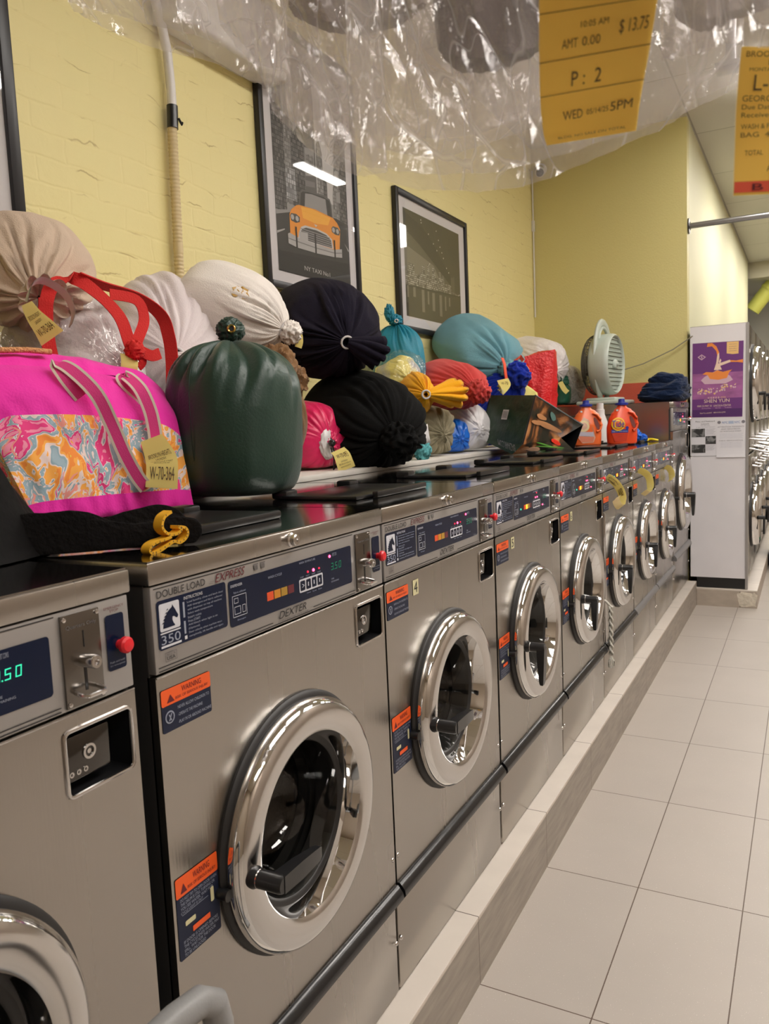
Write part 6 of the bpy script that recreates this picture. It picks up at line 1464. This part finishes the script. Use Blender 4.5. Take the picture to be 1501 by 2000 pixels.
mb = MB(M['black']); mb.box(.055, XS - .012, 4.746, 4.80, .131, .209); tag(mb.build('kick_plate'), 'black kick plate under the white end panel', 'kick plate')
mb = MB(mat('plinth_black', (.02, .02, .02), .8)); mb.box(.055, XS - .03, 4.81, 10.9, .131, .207); tag(mb.build('plinth'), 'dark plinth under the row of stacked washers', 'plinth')  # even near-black box filling the gap under the lower washers
YP = 4.7365
def fl_(o): return lambda a, b: (a, YP - o, b)
def Q4(mb, a0, a1, b0, b1, o, m): f = fl_(o); mb.poly([f(a0, b0), f(a1, b0), f(a1, b1), f(a0, b1)], m)
def PG(mb, pts, o, m): f = fl_(o); mb.poly([f(*p) for p in (pts if area(pts) > 0 else pts[::-1])], m)
PUR = mat('poster_purple', (.145, .035, .19), .5); PUR2 = mat('poster_mauve', (.34, .11, .30), .5, var=.25, vscale=9, stretch=(1, 1, 3)); PUR3 = mat('poster_deep_purple', (.075, .018, .12), .5)
POR = mat('poster_orange', (.82, .26, .05), .5); PGO = mat('poster_gold', (.80, .52, .20), .5); PCR = mat('poster_cream', (.80, .60, .48), .5); PMI = mat('poster_mist', (.62, .42, .52), .5)
ps = thing('poster', 'purple SHEN YUN poster with an orange-skirted dancer on the white panel', 'poster', (.19, YP, 1.365)); mb = MB(PUR)
PG(mb, [(.024, 1.372), (.356, 1.365), (.362, 1.890), (.029, 1.896)], 0, PUR); Q4(mb, .028, .357, 1.50, 1.68, .0003, PUR2); Q4(mb, .026, .356, 1.372, 1.425, .0003, PUR3)
PG(mb, [(.254, 1.889), (.253, 1.810), (.293, 1.802), (.329, 1.804), (.331, 1.888)], .0006, PGO)
for k in range(4): mb.text(['5,000 years', 'of civilization', 'China before', 'communism'][k], .268, .318, 1.868 - k * .015, 1.874 - k * .015, fl_(.0009), PUR)
PG(mb, [(.084, 1.633), (.109, 1.657), (.192, 1.70), (.275, 1.655), (.294, 1.625), (.246, 1.602), (.109, 1.605)], .0005, PMI)
PG(mb, [(.124, 1.865), (.129, 1.89), (.158, 1.89), (.187, 1.864), (.204, 1.822), (.192, 1.802), (.185, 1.833), (.158, 1.867)], .0009, POR); PG(mb, [(.192, 1.802), (.204, 1.822), (.206, 1.786), (.196, 1.73), (.183, 1.735)], .0009, PCR)
PG(mb, [(.187, 1.74), (.274, 1.765), (.279, 1.749), (.197, 1.722), (.183, 1.725)], .0010, PCR); PG(mb, [(.274, 1.762), (.317, 1.756), (.358, 1.763), (.358, 1.738), (.322, 1.746), (.279, 1.749)], .0010, POR)
PG(mb, [(.183, 1.741), (.207, 1.739), (.222, 1.70), (.17, 1.70)], .0012, PCR); PG(mb, [(.202, 1.755), (.212, 1.778), (.219, 1.765), (.209, 1.739)], .0012, PCR)
PG(mb, [(.094, 1.675), (.119, 1.690), (.165, 1.684), (.192, 1.697), (.23, 1.684), (.289, 1.697), (.27, 1.678), (.255, 1.640), (.197, 1.630), (.144, 1.640), (.129, 1.667)], .0011, POR)
PG(mb, [(.062, 1.797), (.089, 1.816), (.118, 1.795), (.089, 1.774)], .0009, PMI); PG(mb, [(.072, 1.796), (.089, 1.808), (.108, 1.795), (.089, 1.782)], .0011, PUR); PG(mb, [(.084, 1.802), (.090, 1.806), (.095, 1.79), (.089, 1.785)], .0013, PMI)
random.seed(5)
for k in range(60):
    x = random.uniform(.062, .315); z = 1.552 + random.uniform(-.022, .022) + (.022 if x > .2 else 0); r = random.uniform(.003, .009); PG(mb, [(x - r, z), (x, z - r), (x + r, z), (x, z + r * .8)], .0008 + .00001 * k, random.choice((PGO, PCR, PMI)))
mb.text('SHEN YUN', .105, .272, 1.472, 1.496, fl_(.0009), PCR); mb.text('2026', .214, .248, 1.503, 1.512, fl_(.0009), PGO)
for k in range(5):
    x = .130 + k * .0165
    for q in ((0, .011, .0, .0015), (0, .011, .005, .0062), (0, .011, .0095, .011), (.0048, .0062, 0, .011), (.001, .0022, .003, .009)): Q4(mb, x + q[0], x + q[1], 1.501 + q[2], 1.501 + q[3], .0009, PCR)
mb.text('MAR 25-MAY 10', .060, .155, 1.444, 1.457, fl_(.0009), PCR); mb.text('LINCOLN CENTER', .168, .282, 1.443, 1.456, fl_(.0009), PCR)
mb.text('David H. Koch Theater', .09, .150, 1.430, 1.437, fl_(.0009), PMI); mb.text('New York', .18, .215, 1.430, 1.437, fl_(.0009), PMI); mb.text('Tickets', .24, .285, 1.430, 1.437, fl_(.0009), PMI)
mb.text('ShenYun.com/NY', .078, .158, 1.396, 1.405, fl_(.0009), PCR); mb.text('800-818-2393', .168, .245, 1.397, 1.405, fl_(.0009), PCR)
mb.build('print', ps, smooth=False)
PAP = mat('paper_white', (.74, .73, .77), .6); PI_ = mat('print_ink_grey', (.20, .19, .22), .6); PB = mat('print_ink_blue', (.04, .16, .42), .6); PD = photo_print('dark_photo_print', [(0.0, (.015, .015, .015)), (.5, (.03, .03, .03)), (.6, (.2, .2, .2)), (1.0, (.45, .45, .45))], 22, (1, 1, 1), 1.0, .5)
fl1 = thing('flyer', 'white flyer for Piano and Keyboard Lessons with three dark photos below the poster', 'flyer', (.10, YP, 1.093)); mb = MB(PAP); Q4(mb, .020, .185, 1.093, 1.356, 0, PAP)
mb.text('Piano and Keyboard', .048, .176, 1.333, 1.346, fl_(.0006), 'black_ink'); mb.text('Lessons', .086, .138, 1.319, 1.329, fl_(.0006), 'black_ink'); mb.text('347 784 7642', .082, .143, 1.308, 1.314, fl_(.0006), PI_); mb.text('all ages and levels welcome', .050, .176, 1.296, 1.303, fl_(.0006), PI_)
for q in ((.021, .111, 1.230, 1.290), (.114, .184, 1.178, 1.236), (.021, .114, 1.116, 1.176)): Q4(mb, q[0], q[1], q[2], q[3], .0006, PD)
for k in range(7): Q4(mb, .118, .180 - .006 * (k % 3), 1.286 - k * .0065, 1.2872 - k * .0065, .0006, 'cream_label' if 0 else PI_)
for k in range(6): Q4(mb, .118, .178 - .006 * (k % 3), 1.168 - k * .0065, 1.1692 - k * .0065, .0006, PI_)
mb.build('print', fl1, smooth=False)
fl2 = thing('notice', 'white ATTENTION RESIDENTS notice with blue logos, right below the poster', 'notice', (.28, YP - .002, 1.081)); mb = MB(PAP); f = lambda a, b: (a, YP - .002 - .004 * max(0, (1.15 - b) / .07) ** 2, b)
mb.grid([[f(.187 + .190 * j / 8, 1.081 + .266 * i / 12) for j in range(9)] for i in range(13)], PAP)
T2 = lambda a, b: (a, YP - .0030 - .004 * max(0, (1.15 - b) / .07) ** 2, b)
for x in (.205, .362): mb.poly([T2(x + .012 * math.cos(q), 1.330 + .011 * math.sin(q)) for q in [2 * PI * k / 20 for k in range(20)]], PI_)
mb.text('NYC', .225, .261, 1.320, 1.336, T2, PB); mb.text('NYC', .306, .342, 1.320, 1.336, T2, PB); mb.poly([T2(.266, 1.318), T2(.300, 1.318), T2(.300, 1.338), T2(.266, 1.338)], mat('print_pale_blue', (.42, .50, .66), .6))
mb.text('ATTENTION RESIDENTS', .195, .367, 1.292, 1.302, T2, PI_); mb.text('AND NEIGHBORS', .217, .343, 1.277, 1.286, T2, PI_); mb.text('OF MONTAGUE STREET', .212, .350, 1.261, 1.270, T2, PI_)
for k in range(5): mb.text('there will be work on the street in front of the building', .210, .362 - .01 * (k % 2), 1.246 - k * .0075, 1.2495 - k * .0075, T2, 'dim_ink')
mb.text('PUBLIC SERVICE NOTICE', .205, .360, 1.196, 1.203, T2, PI_)
for k in range(5): mb.text('please contact the office for more information', .215, .352, 1.184 - k * .0085, 1.188 - k * .0085, T2, 'dim_ink')
mb.build('print', fl2, smooth=False)

# curtain rail bracket, duct, cart
cr_ = thing('hanging_rail', 'grey metal hanging rail running out from the corner of the pale yellow wall', 'rail', (0, 4.85, 2.70)); mb = MB(M['galv'])
mb.cyl((-.010, 4.84, 2.735), (1.6, 4.86, 2.735), .020, n=20); mb.build('tube', cr_); mb = MB(M['steel_dark']); mb.lathe((-.010, 4.84, 2.735), (1, 0, 0), [(0, .055), (.008, .055), (.012, .03)], 24); mb.build('wall_flange', cr_)
mb = MB(M['galv']); mb.box(.54, .585, 4.83, 4.87, 2.73, CEIL, bev=.004); mb.box(.552, .573, 4.825, 4.83, 2.76, CEIL, 'steel_dark'); mb.build('bracket', cr_)
mb = MB(mat('yellow_duct', (.62, .62, .12), .5)); mb.tube([(.02, 11.6, 2.85), (.15, 11.6, 3.02), (.26, 11.6, 3.16), (.33, 11.6, 3.24), (.36, 11.6, 3.34), (.36, 11.6, 3.46)], .105, n=24, up=(0, 1, 0)); mb.lathe((.24, 11.6, 3.13), (.62, 0, .78), [(-.02, .106), (-.02, .118), (.02, .118), (.02, .106)], 24)
tag(mb.build('duct_pipe', angle=60), 'yellow painted duct elbow near the ceiling at the far end', 'duct')
mb = MB(M['galv']); mb.box(.44, .48, 2.4, 2.47, 2.86, CEIL, bev=.004); mb.box(.40, .55, 2.38, 2.49, 2.84, 2.86, bev=.003); tag(mb.build('ceiling_bracket'), 'dark grey bracket hanging from the ceiling behind the plastic garment bags', 'bracket')
ct = thing('laundry_cart', 'black folding shopping cart with a green patch beside the lower stacked washers', 'cart', (.60, 6.35, 0))
mb = MB(mat('black_cart_fabric', (.012, .012, .012), .6)); mb.box(.48, .78, 6.25, 6.55, .10, .52, bev=.04, seg=3); mb.build('bag', ct, angle=60)
mb = MB(mat('green_patch', (.02, .16, .06), .5)); mb.box(.55, .72, 6.245, 6.25, .28, .46, bev=.001); mb.build('patch', ct)
mb = MB(M['galv']); mb.tube([(.50, 6.56, .06), (.50, 6.58, .86), (.76, 6.58, .86), (.76, 6.56, .06)], .009, n=10); mb.build('frame', ct)
for x in (.47, .79):
    mb = MB(M['rubber']); mb.cyl((x - .012, 6.50, .062), (x + .012, 6.50, .062), .06, n=28); mb.build('wheel', ct)

# grey cart handle at the bottom left ----------------------------------------
hd = thing('cart_handle', 'grey plastic handle of a laundry cart at the bottom left corner', 'cart', (.21, -.98, .0)); mb = MB(M['grey_plastic'])
P = [(.197, -.787, .70), (.197, -.787, .755), (.196, -.792, .782), (.194, -.810, .796), (.190, -.845, .798), (.184, -.90, .792), (.178, -.99, .785), (.172, -1.10, .780), (.169, -1.13, .770), (.168, -1.145, .74), (.168, -1.145, .69)]
mb.tube(P, .0165, n=18, up=(1, 0, 0), flat=1.0); mb.build('grip', hd, angle=60)
mb = MB(M['galv']); mb.cyl((.197, -.787, .12), (.197, -.787, .71), .010, n=14); mb.cyl((.168, -1.145, .12), (.168, -1.145, .70), .010, n=14); mb.build('post', hd)
mb = MB(M['grey_plastic']); mb.box(.12, .24, -1.20, -.70, .08, .16, bev=.02, seg=3); mb.build('base', hd)
for y in (-1.15, -.75):
    mb = MB(M['rubber']); mb.cyl((.17, y - .012, .05), (.17, y + .012, .05), .049, n=24); mb.build('wheel', hd)

# garments hanging in plastic in the foreground ------------------------------
rail = thing('garment_rail', 'steel rail above the camera from which the wrapped garments hang', 'rail', (.45, -.7, 2.16)); mb = MB(M['galv']); mb.cyl((-.4, -1.15, 2.16), (1.7, -.15, 2.16), .016, n=16); mb.build('tube', rail)
for x, y in ((-.2, -1.055), (1.5, -.245)):
    mb = MB(M['galv']); mb.cyl((x, y, 2.17), (x, y, CEIL), .008, n=10); mb.build('drop_rod', rail)
garf = plastic_film('garment_bag_film', tint=(.97, .96, .96), milky=.24, gloss=.115, rough=.10, scale=10, bump=.85, streak=.42)
RX = Vector((.8831, .4691, 0)).normalized(); RF = Vector((-.4717, .8818, 0)).normalized()
def curtain(name, label, pts, thick, m, cat, group, ztop=2.10, wr=.007, sd=0.0, closed=True, part=None, hang=.25, n=90, nz=46):
    """pts: (x, y, z_bottom) along the hem; a loose closed sleeve rises from it and narrows towards its hanger"""
    P3 = [Vector(p) for p in pts]
    def at(u):
        x = u * (len(P3) - 1); i = min(int(x), len(P3) - 2); f = x - i; p0, p1, p2, p3 = P3[max(i - 1, 0)], P3[i], P3[i + 1], P3[min(i + 2, len(P3) - 1)]
        return .5 * ((2 * p1) + (p2 - p0) * f + (2 * p0 - 5 * p1 + 4 * p2 - p3) * f * f + (-p0 + 3 * p1 - 3 * p2 + p3) * f ** 3)
    cen = sum(P3, Vector()) / len(P3); base = Vector((cen.x, cen.y, min(p.z for p in P3)))
    t = thing(name, label, cat, base, group); G = []
    for i in range(nz + 1):
        v = i / nz; row = []
        for j in range(n):
            th = j / n
            side = 1 if th < .5 else -1; u = th * 2 if th < .5 else 2 - th * 2
            p = at(u); q = Vector((p.x, p.y, p.z + (ztop - p.z) * v))
            sh = 1 - hang * max(0, (v - .55) / .45) ** 1.5
            q.x = cen.x + (q.x - cen.x) * sh; q.y = cen.y + (q.y - cen.y) * sh
            bulge = thick * .5 * (math.sin(PI * min(1, max(0, u)))) ** .5 * side
            ns = noise.noise(Vector((u * 5 + sd, v * 5, side * 2 + sd))); n2 = 1 - 2.4 * abs(noise.noise(Vector((u * 9 + sd, v * 6 + u * 4, side + sd * 2)))); n3 = 1 - 2.4 * abs(noise.noise(Vector((u * 22 - v * 9, v * 16 + sd, side * 3 + sd))))
            q = q + RF * (bulge + wr * (2.4 * ns + .42 * n2 + .15 * n3)) + RX * wr * .5 * n2
            q.z += (.008 * ns + .002 * n3) * (1 - v)
            row.append(q)
        G.append(row)
    mb = MB(m); mb.grid(G, cv=True); mb.build(part or 'film', t, angle=180)
    return t
G1 = 'wrapped garments hanging in front of the camera'
def curt(lb, pts, thick, sd, **kw): return curtain('garment_bag', lb, pts, thick, garf, 'garment bag', G1, sd=sd, **kw)
curt('clear plastic garment bag hanging farthest left, in front of the hose', [(-.062, -.648, 1.948), (-.016, -.626, 1.923), (.035, -.602, 1.902), (.092, -.573, 1.884), (.162, -.564, 1.842), (.201, -.556, 1.838)], .07, 1.0)
curt('clear plastic garment bag hanging in front of the taxi picture', [(.195, -.680, 1.85), (.231, -.669, 1.803), (.251, -.664, 1.755), (.291, -.659, 1.709), (.340, -.649, 1.675), (.375, -.645, 1.668)], .05, 2.0)
curt('clear plastic garment bag with the lowest sagging hem, holding the large yellow ticket', [(.397, -.758, 1.651), (.430, -.743, 1.629), (.487, -.714, 1.619), (.528, -.692, 1.622), (.573, -.666, 1.635), (.626, -.635, 1.656), (.666, -.611, 1.677), (.711, -.584, 1.700)], .06, 3.0)
curt('clear plastic garment bag sagging behind the lowest one', [(.213, -.580, 1.775), (.289, -.542, 1.748), (.376, -.497, 1.732), (.456, -.452, 1.752), (.515, -.417, 1.779)], .06, 6.0)
curt('clear plastic garment bag hanging farthest right over the second yellow ticket', [(.673, -.796, 1.652), (.701, -.778, 1.662), (.720, -.767, 1.668), (.745, -.757, 1.662), (.800, -.741, 1.665)], .03, 4.0)
gar = fabric('mauve_grey_wool', (.16, .13, .14), .9); gar2 = fabric('pale_grey_cotton', (.42, .39, .40), .9); gar3 = fabric('taupe_wool', (.30, .25, .23), .9)
curtain('hanging_garment', 'mauve-grey garment inside the plastic bag left of the large yellow ticket', [(.457, -.692, 1.755), (.478, -.683, 1.735), (.520, -.660, 1.737), (.560, -.640, 1.755)], .03, gar, 'garment', 'garments inside the plastic', part='cloth', wr=.006, sd=7.0)
curtain('hanging_garment', 'taupe garment inside the plastic in front of the taxi picture', [(.253, -.629, 1.870), (.293, -.611, 1.845), (.353, -.579, 1.845), (.388, -.558, 1.865)], .03, gar3, 'garment', 'garments inside the plastic', part='cloth', wr=.006, sd=8.0)
curtain('hanging_garment', 'pale grey garment inside the plastic bag at the far right', [(.668, -.700, 1.725), (.690, -.690, 1.712), (.720, -.680, 1.72), (.770, -.665, 1.73)], .025, gar2, 'garment', 'garments inside the plastic', part='cloth', wr=.006, sd=9.0)
big1 = [('VISIT US AT MONTAGUE ST', .02, .04, .10, .62), ('DRY CLEANING', .06, .085, .08, .46), ('2  SHIRT', .15, .175, .16, .40), ('Hangerondo top', .185, .21, .16, .60), ('1.75', .15, .175, .84, .95), ('1.75', .22, .245, .84, .95), ('SHIRT', .25, .27, .16, .30), ('10:05 AM', .385, .405, .36, .60),
        ('AMT', .435, .465, .20, .34), ('0.00', .435, .465, .38, .54), ('$ 13.75', .40, .45, .70, .95), ('P :  2', .55, .605, .30, .58), ('WED', .715, .765, .22, .42), ('05/14/25', .725, .755, .46, .68), ('5PM', .71, .76, .70, .92), ('BLDG. NO SALE ON TOTAL', .885, .91, .15, .88)]
big1 = [b for b in big1 if b[0]] + [('BAND', .46 + d, .463 + d, 'ink_brown') for d in (.04, .17, -.12)]
T1 = [(.647, -.862, 1.722), (.644, -.849, 1.700), (.639, -.836, 1.682), (.630, -.810, 1.662), (.619, -.775, 1.647), (.611, -.745, 1.637), (.606, -.722, 1.634)]
ticket('large yellow paper ticket reading WED and 5PM hanging in the plastic at the top', T1, tuple(RX), lambda u: .083 - .012 * u, big1, m='yellow_tag', group='tickets hanging from the garments')
T2_ = [(.750, -.703, 1.676), (.748, -.701, 1.656), (.746, -.699, 1.631), (.745, -.697, 1.602), (.744, -.695, 1.572)]
ticket('yellow paper ticket with a red band reading L-7 cut by the right edge', T2_, tuple(RX), .070,
       [('BROOKLYN HEIGHTS', .06, .11, .05, .95), ('LAUNDRY', .13, .17, .3, .7), ('MONTAGUE ST BROOKLYN', .19, .215, .1, .9), ('L-70-218', .24, .36, .16, .95), ('GEORGE', .39, .43, .05, .42), ('Due Date Wed', .45, .48, .05, .6), ('Received Mon', .50, .53, .05, .6), ('WASH & FOLD', .57, .60, .05, .5), ('BAG  4.00', .62, .65, .05, .5), ('TOTAL', .73, .76, .1, .3),
        ('AMT', .82, .85, .35, .5), ('BAND', .90, .975, 'tag_red'), ('B 81', .915, .96, .2, .6, 'maroon_ink')], m='yellow_tag', group='tickets hanging from the garments')
